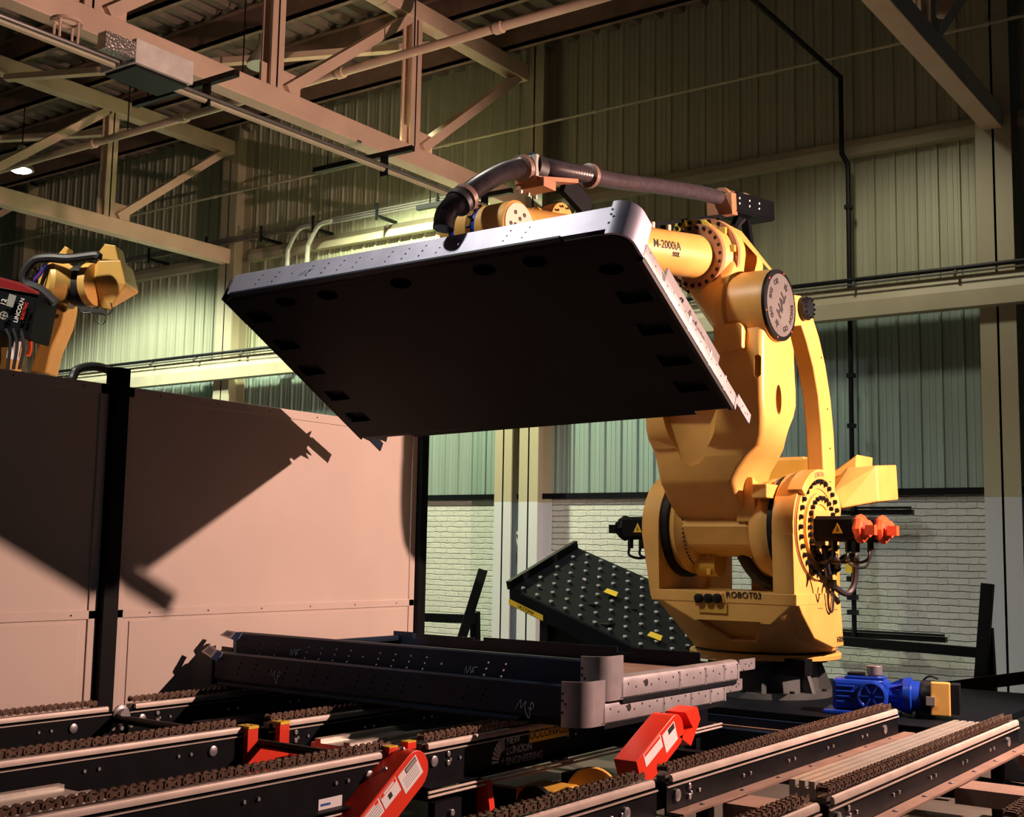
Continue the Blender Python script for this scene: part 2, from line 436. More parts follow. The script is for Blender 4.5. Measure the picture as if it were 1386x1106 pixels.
for z, lab in ((.68, 'lower dark cross rail at the foot of the black conduit'), (2.34, 'upper dark cross rail on the brick wall behind the robot counterweight')):
    b = B(); b.bar((-6.6, 16.5, z), (-4.75 if z < 1 else -5.15, 16.5, z), .10, .07); b.bar((-6.6, 16.42, z+.06), (-4.75 if z < 1 else -5.15, 16.42, z+.06), .03, .03)
    tag(obj('wall_rail', b, 'black_metal', smooth=0), lab, 'rail')
# cable tray with bent conduits on the wall, left
t = thing('conduit_run', 'bundle of thin grey conduits clipped along the wall behind the lifted panel', 'conduit', (-16, 16.4, 7.6))
for i, dz in enumerate((0, .045, .09)):
    b = B(); b.tube([(-26, 16.2, 7.74+dz), (-12.6, 16.2, 7.74+dz)], .017, 6); obj('conduit', b, 'conduit', t)
for x in (-25, -23, -21, -19.2, -17.6, -16.2, -14.6, -13.2):
    b = B(); b.bar((x, 16.14, 7.70), (x, 16.68, 7.70), .06, .05); b.bar((x, 16.14, 7.62), (x, 16.14, 7.94), .03, .04); obj('bracket', b, 'black_metal', t, smooth=0)
for x in (-16.88, -16.35):
    b = B(); b.tube([(x, 16.18, 5.7), (x, 16.18, 7.20), (x+.05, 16.18, 7.45), (x+.28, 16.18, 7.74), (x+.6, 16.19, 7.78)], .045, 8); obj('bent_conduit', b, 'alu', t)
# lower dark windows strip left (blue sheeting below the girt)
# ---------------------------------------------------------------- trusses
def ibeam_x(b, x0, x1, z0, z1, y0, y1, t=.03):      # I section running along Y, flanges top and bottom
    xm = (x0+x1)/2
    b.box((x0, y0, z0), (x1, y1, z0+t)); b.box((x0, y0, z1-t), (x1, y1, z1)); b.box((xm-t, y0, z0), (xm+t, y1, z1))
def truss(X, lab, y_near):
    t = thing('roof_truss', lab, 'truss', (X, 16.2, 7.35))
    b = B(); b.box((X-.125, y_near, 7.35), (X+.125, 16.3, 7.64)); obj('bottom_chord', b, 'cream', t, smooth=0, bevel=.012)
    b = B(); b.box((X-.125, y_near, 9.60), (X+.125, 16.3, 9.88)); obj('top_chord', b, 'cream', t, smooth=0, bevel=.012)
    ys = [16.2-2.78*i for i in range(1, 6)]
    for i, y in enumerate(ys):
        if y < y_near: break
        b = B(); h = .11
        b.box((X-.10, y-h, 7.64), (X-.07, y+h, 9.6)); b.box((X+.07, y-h, 7.64), (X+.10, y+h, 9.6)); b.box((X-.10, y-.015, 7.64), (X+.10, y+.015, 9.6))
        obj('post', b, 'cream', t, smooth=0)
        b = B(); b.bar((X, y+.22, 7.68), (X, y+2.78-.1, 9.62), .14, .20, up=(1,0,0)); obj('diagonal', b, 'cream', t, smooth=0)
        b = B(); b.box((X-.02, y-.2, 7.6), (X+.02, y+.5, 7.95)); obj('gusset', b, 'cream', t, smooth=0)
    return t
truss(-11.525, 'cream steel roof truss running above the lifted panel to the pair of columns', 3.0)
truss(-18.75, 'cream roof truss at the left, its lower chord ending left of the lifted panel', 3.0)
truss(-3.95, 'cream steel roof truss at the upper right, meeting the tall right column', 8.5)
truss(-26.0, 'far cream steel roof truss behind the left truss', 6.0)
# purlins under the deck
for i, y in enumerate([15.6, 14.2, 12.8, 11.4, 10.0, 8.6, 7.2, 5.8, 4.4, 3.0]):
    b = B(); b.box((-42, y-.04, 9.90), (1.5, y+.04, 10.28)); b.box((-42, y-.04, 9.90), (1.5, y+.12, 9.93)); b.box((-42, y-.12, 10.25), (1.5, y+.04, 10.28))
    tag(obj('roof_purlin', b, 'flatsteel', smooth=0), 'dark roof purlin under the deck, '+('nearest to the back wall', 'second from the back wall', 'third from the back wall', 'fourth from the back wall', 'fifth from the back wall', 'sixth from the back wall', 'seventh from the back wall', 'third from the camera', 'second from the camera', 'nearest to the camera')[i], 'purlin', 'roof purlins under the deck')
# sloping bracing and longitudinal struts between the trusses
for a, c, lab in (((-18.6, 11.2, 9.5), (-11.65, 14.0, 9.45), 'slanting brace between the two left trusses, nearer the wall'),
                  ((-18.6, 8.4, 9.5), (-11.65, 11.1, 9.45), 'slanting brace between the two left trusses, over the conduit'),
                  ((-11.4, 11.2, 9.5), (-4.1, 14.0, 9.45), 'slanting brace from the middle truss towards the right truss'),
                  ((-26.0, 11.0, 9.5), (-18.9, 14.0, 9.45), 'slanting brace behind the left truss')):
    b = B(); b.bar(a, c, .14, .10); tag(obj('roof_brace', b, 'cream', smooth=0), lab, 'brace')
for y, z, lab in ((9.2, 9.75, 'thin sprinkler branch under the roof, nearest'), (6.9, 9.7, 'thin sprinkler branch under the roof above the left truss')):
    b = B(); b.tube([(-34, y, z), (-11, y, z-.02)], .03, 8)
    for k in range(7): b.tube([(-32+k*3, y, z), (-32+k*3, y, z+.3)], .01, 5); b.cyl((-31+k*3, y, z-.12), (-31+k*3, y, z), .02, 6)
    tag(obj('branch_pipe', b, 'conduit'), lab, 'pipe')
# big sprinkler main crossing through the trusses
t = thing('sprinkler_main', 'thick cream pipe with collars crossing through the trusses below the roof', 'pipe', (-14, 12.5, 8.57))
b = B(); b.tube([(-40, 12.5, 8.60), (-6.4, 12.5, 8.62)], .065, 12); obj('pipe', b, 'cream', t)
for x in (-9.3, -12.15, -15.6, -18.0, -21.0):
    b = B(); b.cyl((x, 12.5, 8.61), (x+.12, 12.5, 8.61), .082, 12); obj('collar', b, 'cream', t)
for x in (-10.7, -14.2, -17.0):
    b = B(); b.tube([(x, 12.5, 8.66), (x, 12.5, 10.3)], .012, 5); obj('hanger_rod', b, 'black_metal', t)
# conduit pair on cross struts under the middle truss
t = thing('cable_conduit', 'pair of thin pinkish conduits slung on black cross struts below the middle truss', 'conduit', (-10.7, 9.5, 6.7))
for dx, r in ((0, .045), (.10, .022)):
    b = B(); b.tube([(-10.7+dx, 2.5, 6.74), (-10.7+dx, 14.6, 6.80)], r, 8); obj('conduit', b, 'conduit' if dx else 'girt', t)
for y in (8.9, 11.95, 14.2):
    b = B(); b.bar((-12.0, y, 6.98), (-10.2, y, 6.98), .07, .07); obj('cross_strut', b, 'black_metal', t, smooth=0)
    b = B(); b.bar((-10.7, y, 6.98), (-10.7, y, 6.68), .03, .12); obj('clamp', b, 'black_metal', t, smooth=0)
    b = B(); b.tube([(-11.75, y, 6.98), (-11.75, y, 7.36)], .012, 5); obj('hanger_rod', b, 'black_metal', t)
t = thing('ballast_box', 'white lamp ballast box with dark underside hung on the conduit below the middle truss', 'box', (-10.65, 8.0, 6.7))
b = B(); b.box((-10.95, 7.66, 6.72), (-10.35, 8.42, 6.98)); obj('housing', b, 'white', t, smooth=0, bevel=.01)
b = B(); b.box((-10.9, 7.70, 6.69), (-10.4, 8.38, 6.72)); obj('base_plate', b, 'black_metal', t, smooth=0)
b = B(); b.box((-10.36, 7.3, 6.75), (-10.5, 7.66, 6.93)); obj('end_cover', b, 'tread', t, smooth=0)
t = thing('cable_saddle', 'small ring shaped cable saddle with four posts above the conduit at the upper left', 'bracket', tuple(at(90, 50, 0, -10.7)))
c = at(90, 32, 0, -10.7)
b = B(); b.annulus(c, c+Vector((0, 0, .03)), .16, .11, 20); obj('ring', b, 'cream', t)
for k in range(4):
    p = c+Vector((.13*math.cos(k*PI/2+.5), .13*math.sin(k*PI/2+.5), 0)); b = B(); b.tube([p, p+Vector((0, 0, -.22))], .014, 6); obj('post', b, 'cream', t)
# high-bay lamps: bell housings where the wall and bay lights are
def highbay(x, y, z, lab, glow=False, zt=9.9):
    t = thing('high_bay_lamp', lab, 'lamp', (x, y, z), group=None)
    b = B(); b.lathe((x, y, z+.02), (0, 0, 1), [(0, .235), (.05, .23), (.22, .14), (.30, .09), (.45, .09), (.48, .03)], 20)
    obj('housing', b, 'alu', t)
    b = B(); b.tube([(x, y, z+.48), (x, y, zt)], .012, 6); obj('hanger_rod', b, 'black_metal', t)
    if glow:
        b = B(); b.lathe((x, y, z-.01), (0, 0, 1), [(0, .14), (.03, .19)], 20); obj('lens', b, 'lampglow', t)
p = at(28, 232, 0, -20.5)
highbay(p.x, p.y, p.z, 'lit bell shaped high bay lamp hanging at the far left beside the left truss', True)
p = at(357, 92, 0, -12.2)
highbay(p.x, p.y, p.z+.0, 'unlit bell shaped high bay lamp hanging above the middle truss', False)
# ---------------------------------------------------------------- welding cell panels
XE = -7.4
def cell_panel(y0, y1, lab, seam):
    t = thing('welding_cell_wall', lab, 'cell wall', (XE, (y0+y1)/2, .15))
    b = B(); b.box((XE-.05, y0, .15), (XE-.012, y1, 2.875)); obj('sheet', b, 'panelpaint', t, smooth=0)
    b = B()
    for a, c in (((y0, 2.80), (y1, 2.875)), ((y0, 1.215), (y1, 1.275)), ((y0, .15), (y1, .22)), ((y0, .15), (y0+.07, 2.875)), ((y1-.07, .15), (y1, 2.875))):
        b.box((XE-.03, a[0], a[1]), (XE, c[0], c[1]))
    obj('frame', b, 'panelpaint', t, smooth=0, bevel=.003)
    b = B(); b.box((XE-.03, y0+.13, .25), (XE-.004, y1-.14, 1.19)); obj('lower_sheet', b, 'panelpaint', t, smooth=0, bevel=.003)
    many('screw', t, [(XE, y, z) for z in (1.245, 2.84) for y in [y0+.3+k*.55 for k in range(int((y1-y0-.4)/.55)+1)]], (1, 0, 0), .007, .004, 'ink', 6)
    return t
cell_panel(1.6, 5.41, 'left wall section of the welding cell, left of the black post', 1)
cell_panel(5.56, 8.86, 'right wall section of the welding cell, between the black post and the brick wall', 1)
for y0, y1, zt, lab in ((5.42, 5.55, 3.0, 'black square post between the two cell wall panels'), (8.87, 8.97, 2.9, 'black end post of the welding cell at the brick wall side')):
    b = B(); b.box((XE-.06, y0, 0), (XE+.05, y1, zt))
    tag(obj('cell_post', b, 'black', smooth=0, bevel=.006), lab, 'post')
b = B(); b.box((-12.5, 8.9, .15), (XE-.06, 8.95, 2.86)); tag(obj('welding_cell_wall', b, 'panelpaint', smooth=0), 'end section of the welding cell facing the back wall', 'cell wall')
c = [at(98, 512, 0, -8.3), at(104, 501, 0, -8.3), at(122, 496, 0, -8.3), at(142, 499, 0, -8.3), at(154, 508, 0, -8.3), at(157, 530, 0, -8.3)]
b = B(); b.tube([Vector((c[0].x, c[0].y-.2, .05)), c[0]+Vector((0, -.15, -.4))]+c+[c[-1]+Vector((0, .05, -.6)), Vector((c[-1].x, c[-1].y+.1, .05))], .035, 10)
tag(obj('cable_loop', b, 'rubber'), 'thick black cable loop arching above the cell wall beside the black post', 'cable')
# ---------------------------------------------------------------- small welding robot behind the cell wall
def D(x, y, d=10.4): return dep(x, y, d)
t = thing('welding_robot', 'small yellow welding robot rising behind the dark cell wall at the left', 'robot', tuple(D(60, 640)))
rt = (D(100, 400)-D(0, 400)).normalized(); upv = Vector((0, 0, 1)); fw = upv.cross(rt).normalized()
def poly3(pts, d, th):            # outline at a distance with real thickness
    b = B(); A = [dep(x, y, d) for x, y in pts]; n = (dep(700, 500, 1)-EYE).normalized()
    n = fw if fw.dot(A[0]-EYE) > 0 else -fw
    b.loft([A, [p+n*th for p in A]]); return b
b = poly3([(40, 505), (51, 468), (56, 455), (62, 425), (66, 408), (90, 405), (90, 415), (84, 440), (70, 472), (62, 505)], 10.5, .28); obj('arm', b, 'yellow', t, smooth=25, bevel=.015)
b = B(); c0 = D(76, 382, 10.35); ax1 = (D(110, 388, 10.5)-D(76, 382, 10.35)).normalized()
b.lathe(c0-ax1*.10, ax1, [(0, .13), (.03, .155), (.16, .165)], 28); obj('shoulder_cap', b, 'yellow', t)
many('bolt', t, [c0-ax1*.11+Vector((0, math.cos(k*PI/4)*.11, math.sin(k*PI/4)*.11)) for k in range(8)], -ax1, .012, .012, 'black_metal', 6)
b = poly3([(66, 405), (62, 385), (66, 368), (74, 357), (92, 356), (103, 364), (106, 385), (99, 402), (88, 414)], 10.35, .2); obj('elbow', b, 'yellow', t, smooth=30, bevel=.02)
c1 = D(107, 387, 10.45)
axr = (rt*.9-fw*.25).normalized()
b = B(); b.lathe(c1-axr*.03, axr, [(0, .175), (.08, .18), (.12, .165)], 28); obj('black_band', b, 'rubber', t)
b = B(); b.lathe(c1+axr*.08, axr, [(0, .15), (.03, .19), (.09, .18), (.10, .12)], 28); obj('flange', b, 'yellow', t)
A = [(128, 376), (171, 385), (163, 352), (133, 353)]
Bq = [(120, 416), (148, 419)]
q = [D(x, y, 10.35) for x, y in A]; q2 = [D(110, 410, 10.5), D(148, 420, 10.4), D(112, 380, 10.7)]
b = B(); b.hull(q+q2+[p+fw*.35 for p in q[1:3]]+[D(126, 354, 10.75)+fw*.1]); obj('gearbox_housing', b, 'yellow', t, smooth=0, bevel=.01)
q = [D(x, y, 10.35) for x, y in ((142, 330), (156, 332), (161, 354), (146, 352), (130, 350), (133, 342))]
b = B(); b.hull(q+[p+fw*.22 for p in q]); obj('motor_cover', b, 'yellow', t, smooth=0, bevel=.008)
q = [D(x, y, 10.35) for x, y in ((76, 347), (88, 333), (93, 336), (90, 342), (94, 350), (84, 353))]
b = B(); b.loft([q, [p+fw*.12 for p in q]]); obj('lug', b, 'yellow', t, smooth=0, bevel=.005)
b = B(); b.tube([D(x, y, 10.2) for x, y in ((75, 410), (55, 392), (35, 384), (33, 370), (46, 353), (66, 349), (95, 350), (130, 346), (131, 350))], .04, 10); obj('cable', b, 'rubber', t)
for k, (cc, col) in enumerate((('blue', 0), ('red', 3), ('blue', 6))):
    b = B(); b.tube([D(62+k, 358, 10.2), D(55-k*2, 372, 10.2), D(42-k, 384, 10.2)], .010, 5); obj('wire', b, cc, t)
for pts in (((104, 413), (112, 423), (124, 423)), ((125, 423), (130, 435), (140, 438), (144, 428), (138, 422)), ((150, 410), (152, 420), (145, 426), (138, 424))):
    b = B(); b.tube([D(x, y, 10.3) for x, y in pts], .006, 5); obj('wire', b, 'rubber', t)
b = B(); b.bar(D(112, 419, 10.35), D(140, 423, 10.35), .10, .03); obj('tool_plate', b, 'rubber', t, smooth=0)
q = [D(x, y, 10.3) for x, y in ((0, 440), (8, 443), (16, 470), (14, 500), (0, 500))]; b = B(); b.loft([q, [p+fw*.3 for p in q]]); obj('rear_casting', b, 'yellow', t, smooth=0, bevel=.01)
b = B(); b.tube([D(40, 446, 10.1), D(41, 470, 10.1), D(38, 482, 10.1)], .018, 6); obj('hose', b, 'orange', t)
b = B(); b.tube([D(24, 452, 10.1), D(20, 470, 10.1), D(17, 486, 10.1)], .05, 8); obj('white_sleeve', b, 'white', t)
for k in range(3):
    b = B(); b.tube([D(8+10*k, 445, 10.0), D(14+9*k, 462+4*k, 10.0), D(10+8*k, 500, 10.0)], .014, 6); obj('cable', b, 'rubber', t)
t = thing('wire_feeder', 'black and dark red welding wire feeder box on the back of the small yellow robot', 'machine', tuple(D(20, 445, 10.1)))
q = [D(x, y, 10.0) for x, y in ((-30, 384), (53, 399), (40, 460), (-30, 441))]
b = B(); b.loft([q, [p+fw*.35+rt*.03 for p in q]]); obj('case', b, 'black', t, smooth=0, bevel=.01)
q = [D(x, y, 9.98) for x, y in ((-30, 383), (53, 398.5), (28, 386), (-5, 377), (-30, 374))]
b = B(); b.loft([q, [p+Vector((0, 0, .02)) for p in q]]); obj('lid', b, 'darkred', t, smooth=0)
xd = (D(10, 430, 9.95)-D(16, 385, 9.95)); n_ = (EYE-D(10, 430)).normalized()
xd = (D(31, 408, 9.97)-D(24, 430, 9.97)).normalized(); yd = (D(0, 386, 9.97)-D(40, 396, 9.97)).normalized(); yd = (yd-xd*yd.dot(xd)).normalized()
text('lettering', 'LINCOLN', .048, D(26, 420, 9.95), xd, yd, 'white', t, depth=.003)
text('lettering', 'ELECTRIC', .034, D(33, 421, 9.95), xd, yd, 'red', t, depth=.003)
text('lettering', '12', .055, D(5, 409, 9.95), xd, yd, 'white', t, depth=.003)
b = B(); c = D(15, 407, 9.96); b.loft([[c+xd*.05+yd*.03, c+xd*.05-yd*.03, c-xd*.05-yd*.03, c-xd*.05+yd*.03], [c+xd*.05+yd*.03+n_*.004, c+xd*.05-yd*.03+n_*.004, c-xd*.05-yd*.03+n_*.004, c-xd*.05+yd*.03+n_*.004]])
obj('label_plate', b, 'alu', t, smooth=0)
b = B(); c = D(5, 427, 9.96); b.annulus(c, c+n_*.004, .033, .024, 20); b.bar(c-xd*.03, c+xd*.03, .008, .004, up=n_); b.bar(c-yd*.03, c+yd*.03, .008, .004, up=n_); obj('round_emblem', b, 'alu', t)
# ---------------------------------------------------------------- fences and the ball transfer table
def fence_bar(b, p, q, w): b.bar(p, q, w, w)
t = thing('guard_frame', 'black steel guard frame with leaning end post left of the ball transfer table', 'frame', (-9.2, 12.6, 0))
Yf = 12.6
p0 = at(654, 771, 1, Yf); p1 = at(617, 890, 1, Yf-.2)
b = B(); b.bar(p1+(p1-p0)*.9, p0, .12, .12); obj('leaning_post', b, 'black', t, smooth=0, bevel=.006)
b = B(); b.bar(at(641, 838, 1, Yf), at(556, 835, 1, Yf), .09, .11); obj('cross_bar', b, 'black', t, smooth=0, bevel=.006)
b = B(); b.bar(at(643, 828, 1, Yf+.1), at(645, 990, 1, Yf+.35), .10, .10); obj('back_leg', b, 'black', t, smooth=0, bevel=.006)
t = thing('guard_frame', 'black steel guard frame with low rails and a post, right of the robot', 'frame', (-3.6, 14, 0))
b = B(); b.bar((at(1337, 790, 1, 14)), Vector((at(1326, 950, 1, 14).x, 13.9, 0)), .12, .12); obj('post', b, 'black', t, smooth=0, bevel=.006)
b = B(); b.bar(at(1338, 850, 1, 14.1), Vector((at(1345, 960, 1, 14.1).x, 14.1, 0)), .09, .09); obj('brace', b, 'black', t, smooth=0)
b = B(); b.bar(at(1120, 866, 1, 14.6), at(1330, 884, 1, 13.98), .09, .11); obj('rail', b, 'black', t, smooth=0, bevel=.006)
b = B(); b.bar(at(1235, 937, 1, 12.9), at(1420, 913, 1, 12.9), .09, .12); obj('low_rail', b, 'black', t, smooth=0, bevel=.006)
b = B(); b.bar(at(1318, 940, 1, 12.9), at(1330, 985, 1, 12.9), .12, .16); obj('foot', b, 'black', t, smooth=0)
# ball transfer table
A = at(690, 797, 1, 10.65); Bp = at(781, 741, 1, 12.0); Dp = at(915, 905, 1, 10.75)
e1 = (Dp-A); e2 = (Bp-A); nn = e1.cross(e2).normalized()
t = thing('ball_transfer_table', 'tilted black table covered with steel transfer balls left of the big robot', 'table', (A.x+.9, 11.2, 0))
b = B(); b.loft([[A, A+e1, A+e1+e2, A+e2], [x-nn*.05 for x in (A, A+e1, A+e1+e2, A+e2)]]); obj('table_top', b, 'tableblack', t, smooth=0)
b = B(); b.loft([[A, A+e1, A+e1-Vector((0, 0, .17)), A-Vector((0, 0, .17))], [x+e2.normalized()*.04 for x in (A, A+e1, A+e1-Vector((0, 0, .17)), A-Vector((0, 0, .17)))]]); obj('side_rail', b, 'tableblack', t, smooth=0)
b = B(); b.bar(A+nn*.03-e1*.01, Bp+nn*.03-e1*.01, .05, .09); obj('end_rail', b, 'black', t, smooth=0)
pts = []
nu, nv = 11, 8
for i in range(nu):
    for j in range(nv):
        if (i*nv+j) % 1 == 0:
            u = (i+.6)/(nu+.1); v_ = (j+.55)/(nv+.1)
            if j % 2: u += .5/(nu+.1)
            if u < .99: pts.append(A+e1*u+e2*v_+nn*.0)
many('transfer_ball', t, pts[:99], nn, .024, .028, 'steel', 10)
for (u, v_), k in (((.42, .52), 0), ((.80, .22), 1)):
    c = A+e1*u+e2*v_+nn*.035; du = e1.normalized(); dv = e2.normalized()
    q = [c-du*.07-dv*.05, c+du*.08-dv*.03, c+du*.05+dv*.07, c-du*.08+dv*.05]
    b = B(); b.loft([q, [x+nn*.004 for x in q]])
    tag(obj('yellow_note', b, 'bright_yellow', smooth=0), ('yellow paper scrap in the middle of the ball table', 'yellow paper scrap at the lower end of the ball table near the robot')[k], 'paper')
b = B(); c = A-Vector((0, 0, .10))-e2.normalized()*.012; q = [c, c+e1*.22, c+e1*.22-Vector((0, 0, .055)), c-Vector((0, 0, .055))]
b.loft([q, [x-e2.normalized()*.005 for x in q]]); obj('yellow_label', b, 'bright_yellow', t, smooth=0)
text('lettering', 'UCCONV', .05, c+e1*.11-Vector((0, 0, .027))-e2.normalized()*.008, e1, (0, 0, 1), 'ink', t)
for (u, v_), w in (((.20, .1), .10), ((.36, .3), .26), ((.55, .5), .20), ((.24, .8), .1), ((.8, .8), .1)):
    c = A+e1*u+e2*v_-nn*.05; b = B(); b.box((c.x-w/2, c.y-.06, 0), (c.x+w/2, c.y+.06, c.z+.02)); obj('leg', b, 'black', t, smooth=0)
b = B(); c = A+e1*.40+e2*.25; b.box((c.x-.35, c.y-.2, 0.0), (c.x+.35, c.y+.5, c.z-.15)); obj('lift_unit', b, 'black', t, smooth=0, bevel=.01)
# ================================================================ the big robot
RX = Matrix.Translation((-4.9254, 10.1232, 0)) @ Matrix.Rotation(math.radians(-2), 4, 'Z')
RXi = RX.inverted()
def rl(px, py, axis, c):        # picture point -> robot frame point on the plane axis=c
    o = RXi @ EYE; r = (RXi.to_3x3() @ (RC @ Vector((px-CC[0], -(py-CC[1]), -FPX))))
    return o + r*((c-o[axis])/r[axis])
def RB(): return B(RX)
J1 = (.22, .50)
base_w = RX @ Vector((J1[0], J1[1], .50))
rob = thing('industrial_robot', 'huge yellow palletising robot holding up the dark sheet metal panel', 'robot', tuple(base_w), math.radians(-2))
def RP(name, b, m, par=None, **k): return obj(name, b, m, par or rob, **k)
def rpts(l): return [RX @ Vector(p) for p in l]
rx3 = RX.to_3x3(); NX = rx3 @ Vector((1, 0, 0)); NY = rx3 @ Vector((0, 1, 0)); NZ = Vector((0, 0, 1))
jx, jy = J1
# pedestal
b = RB(); b.lathe((jx, jy, .50), (0, 0, 1), [(0, .60), (.05, .60), (.05, .48), (.30, .46), (.30, .56), (.335, .56)], 40); ped = RP('pedestal', b, 'ped')
for k in range(8):
    a = k*PI/4-.35; c = Vector((jx, jy, 0)); d = Vector((math.cos(a), math.sin(a), 0)); e = Vector((-d.y, d.x, 0))*.02
    b = RB(); q = [c+d*.46+Vector((0, 0, .55)), c+d*.60+Vector((0, 0, .55)), c+d*.50+Vector((0, 0, .80)), c+d*.44+Vector((0, 0, .80))]
    b.loft([[p+e for p in q], [p-e for p in q]]); RP('gusset', b, 'ped', ped, smooth=0)
many('bolt', ped, rpts([(jx+.55*math.cos(k*PI/8+.1), jy+.55*math.sin(k*PI/8+.1), .55) for k in range(16)]), NZ, .022, .02, 'black_metal', 6)
b = RB(); b.box((jx+.32, jy-.52, .72), (jx+.62, jy-.36, .86)); RP('junction_box', b, 'black', ped, smooth=0)
b = RB(); b.lathe((jx, jy, .835), (0, 0, 1), [(0, .60), (.0, .675), (.035, .68), (.05, .665), (.05, .5)], 56); RP('base_ring', b, 'yellow')
b = RB(); b.cyl((jx, jy, .88), (jx, jy, .905), .63, 48); RP('slewing_ring', b, 'black_metal')
b = RB(); b.prism([(jx-.48, jy-.49), (jx-.15, jy-.66), (jx+.05, jy-.69), (jx+.05, jy-.60), (jx-.40, jy-.42)], 2, .812, .835); RP('ring_stop', b, 'yellow', smooth=0)
# turret: hull from the round slewing ring up to the rectangular yoke
YF = -.45
b = RB()
top = [(-.40, YF, 1.38), (.97, YF, 1.38), (.97, .42, 1.38), (-.40, .42, 1.38), (.6, .98, 1.2), (-.1, .98, 1.2)]
top += [(fr0, YF, 1.17) for fr0 in (.02, .74)]
bot = [(jx+.635*math.cos(k*PI/20), jy+.635*math.sin(k*PI/20), .905) for k in range(40)]
b.hull([Vector(p) for p in top+bot])
turret = RP('turret', b, 'yellow', smooth=32, bevel=.012)
# inset front facet
def fr(px, py, y=YF): return rl(px, py, 1, y)
q = [fr(940, 838), fr(1033, 842), fr(1010, 870), fr(976, 868)]
cen = sum(q, Vector())/4
b = B(); qq = []
def front_y(z, x=.3):             # the turret's front face leans from the yoke to the slewing ring
    return YF + (1.17-min(z, 1.17))/(1.17-.905)*((jy-.635)-YF)
q2 = [Vector((p.x, front_y(p.z), p.z)) for p in q]
b = RB(); b.loft([[p+Vector((0, -.06, 0)) for p in q2], [p+(Vector((p.x, p.y, p.z))-sum(q2, Vector())/4)*-.14+Vector((0, .05, .01)) for p in q2]])
cut(turret, b)
b = RB(); q3 = [p*1.0 for p in q2]; ctr = sum(q3, Vector())/4
for i in range(4):
    p, r_ = q3[i], q3[(i+1) % 4]
    if i == 0: continue
    b.bar(p+Vector((0, .004, 0)), r_+Vector((0, .004, 0)), .018, .018)
RP('facet_rim', b, 'yellow', turret, smooth=0)
# yoke sill with three cable glands
b = RB(); b.box((-.41, YF-.006, 1.33), (.97, .40, 1.425)); RP('yoke_sill', b, 'yellow', turret, smooth=0, bevel=.006)
g = [fr(949, 808), fr(962, 808), fr(974, 808)]
b = RB(); b.prism([(fr(940, 812).x, 1.33), (fr(983, 812).x, 1.33), (fr(979, 806).x, 1.41), (fr(944, 806).x, 1.41)], 1, YF-.03, YF+.1); RP('gland_bracket', b, 'yellow', turret, smooth=0, bevel=.004)
for p in g:
    b = RB(); b.lathe((p.x, YF-.03, p.z-.01), (0, -1, 0), [(0, .040), (.03, .040), (.035, .03)], 16); RP('cable_gland', b, 'black_metal', turret)
b = RB(); b.box((fr(947, 815).x, YF-.016, 1.24), (fr(985, 815).x, YF, 1.33)); RP('gland_cover', b, 'yellow_deep', turret, smooth=0, bevel=.003)
p = fr(1007, 806); text('lettering', 'ROBOT03', .075, RX @ Vector((p.x, YF-.012, p.z)), NX, NZ, 'ink', turret, depth=.002)
# yoke arms
def yoke(x0, x1, side):
    b = RB(); prof = [(-.45, 1.36), (-.475, 1.92)]
    for k in range(17):
        a = math.radians(188-k*(196/16)); prof.append((.475*math.cos(a), 1.98+.475*math.sin(a)))
    prof += [(.43, 1.7), (.42, 1.36)]
    sk = .08 if side < 0 else 0
    R0 = [(x0+(sk if z < 1.5 else 0)*(side < 0), u, z) for u, z in prof]; R1 = [(x1, u, z) for u, z in prof]
    b.loft([R0, R1]); y = RP('yoke_arm', b, 'yellow', smooth=35, bevel=.02)
    return y
yr = yoke(.76, .95, 1); yl = yoke(-.50, -.33, -1)
b = RB(); b.prism([(-.42, 1.36), (-.34, 1.26), (-.1, 1.05), (.30, .95), (.52, .96), (.46, 1.36)], 0, .80, .968); RP('side_skirt', b, 'yellow', turret, smooth=20, bevel=.01)
for (yy, zz) in ((-.02, 1.24), (-.02, 1.12), (.30, 1.2), (.30, 1.1)):
    many('stud', turret, rpts([(.97, yy+k*.035, zz+.18) for k in range(3)]), NX, .006, .003, 'ink', 6)
p = rl(1138, 866, 0, .97); text('lettering', 'HVX', .07, RX @ Vector((.975, .43, 1.02)), NY, NZ, 'ink', turret, depth=.002)
# clearance ring + hub on the inside of each arm
for x0, x1, arm in ((.70, .76, yr), (-.33, -.27, yl)):
    b = RB(); b.cyl((x0, 0, 1.98), (x1, 0, 1.98), .45, 48); RP('bearing_ring', b, 'black_metal', arm)
# right outer face: flange plate, rings of socket bolts, cap
b = RB(); b.lathe((.95, 0, 1.98), (1, 0, 0), [(0, .44), (.022, .44), (.022, .335), (.012, .335), (.012, .30), (.040, .30), (.040, .20), (.028, .20), (.028, .05)], 56)
fl = RP('drive_flange', b, 'yellow', yr)
b = RB(); b.lathe((.95, 0, 1.98), (1, 0, 0), [(0, .452), (.008, .452), (.008, .445)], 56); RP('seal_ring', b, 'copper', yr)
many('socket_bolt', yr, rpts([(.972, .395*math.cos(a), 1.98+.395*math.sin(a)) for a in [2*PI*k/30 for k in range(30)]]), NX, .021, .03, 'black_metal', 8)
many('socket_bolt', yr, rpts([(.990, .255*math.cos(a), 1.98+.255*math.sin(a)) for a in [2*PI*k/26 for k in range(26)]]), NX, .020, .03, 'black_metal', 8)
many('stud', yr, rpts([(.978, 0, 2.0)]), NX, .012, .02, 'black_metal', 8)
b = RB(); A0 = []
arc = [math.radians(a) for a in range(70, 146, 8)]
prof0 = [(r*math.cos(a), 1.98+r*math.sin(a)) for r, aa in ((.50, arc), (.415, arc[::-1])) for a in aa]
b.prism(prof0, 0, .86, 1.0); cap_ = RP('arc_guard', b, 'yellow', yr, smooth=20, bevel=.006)
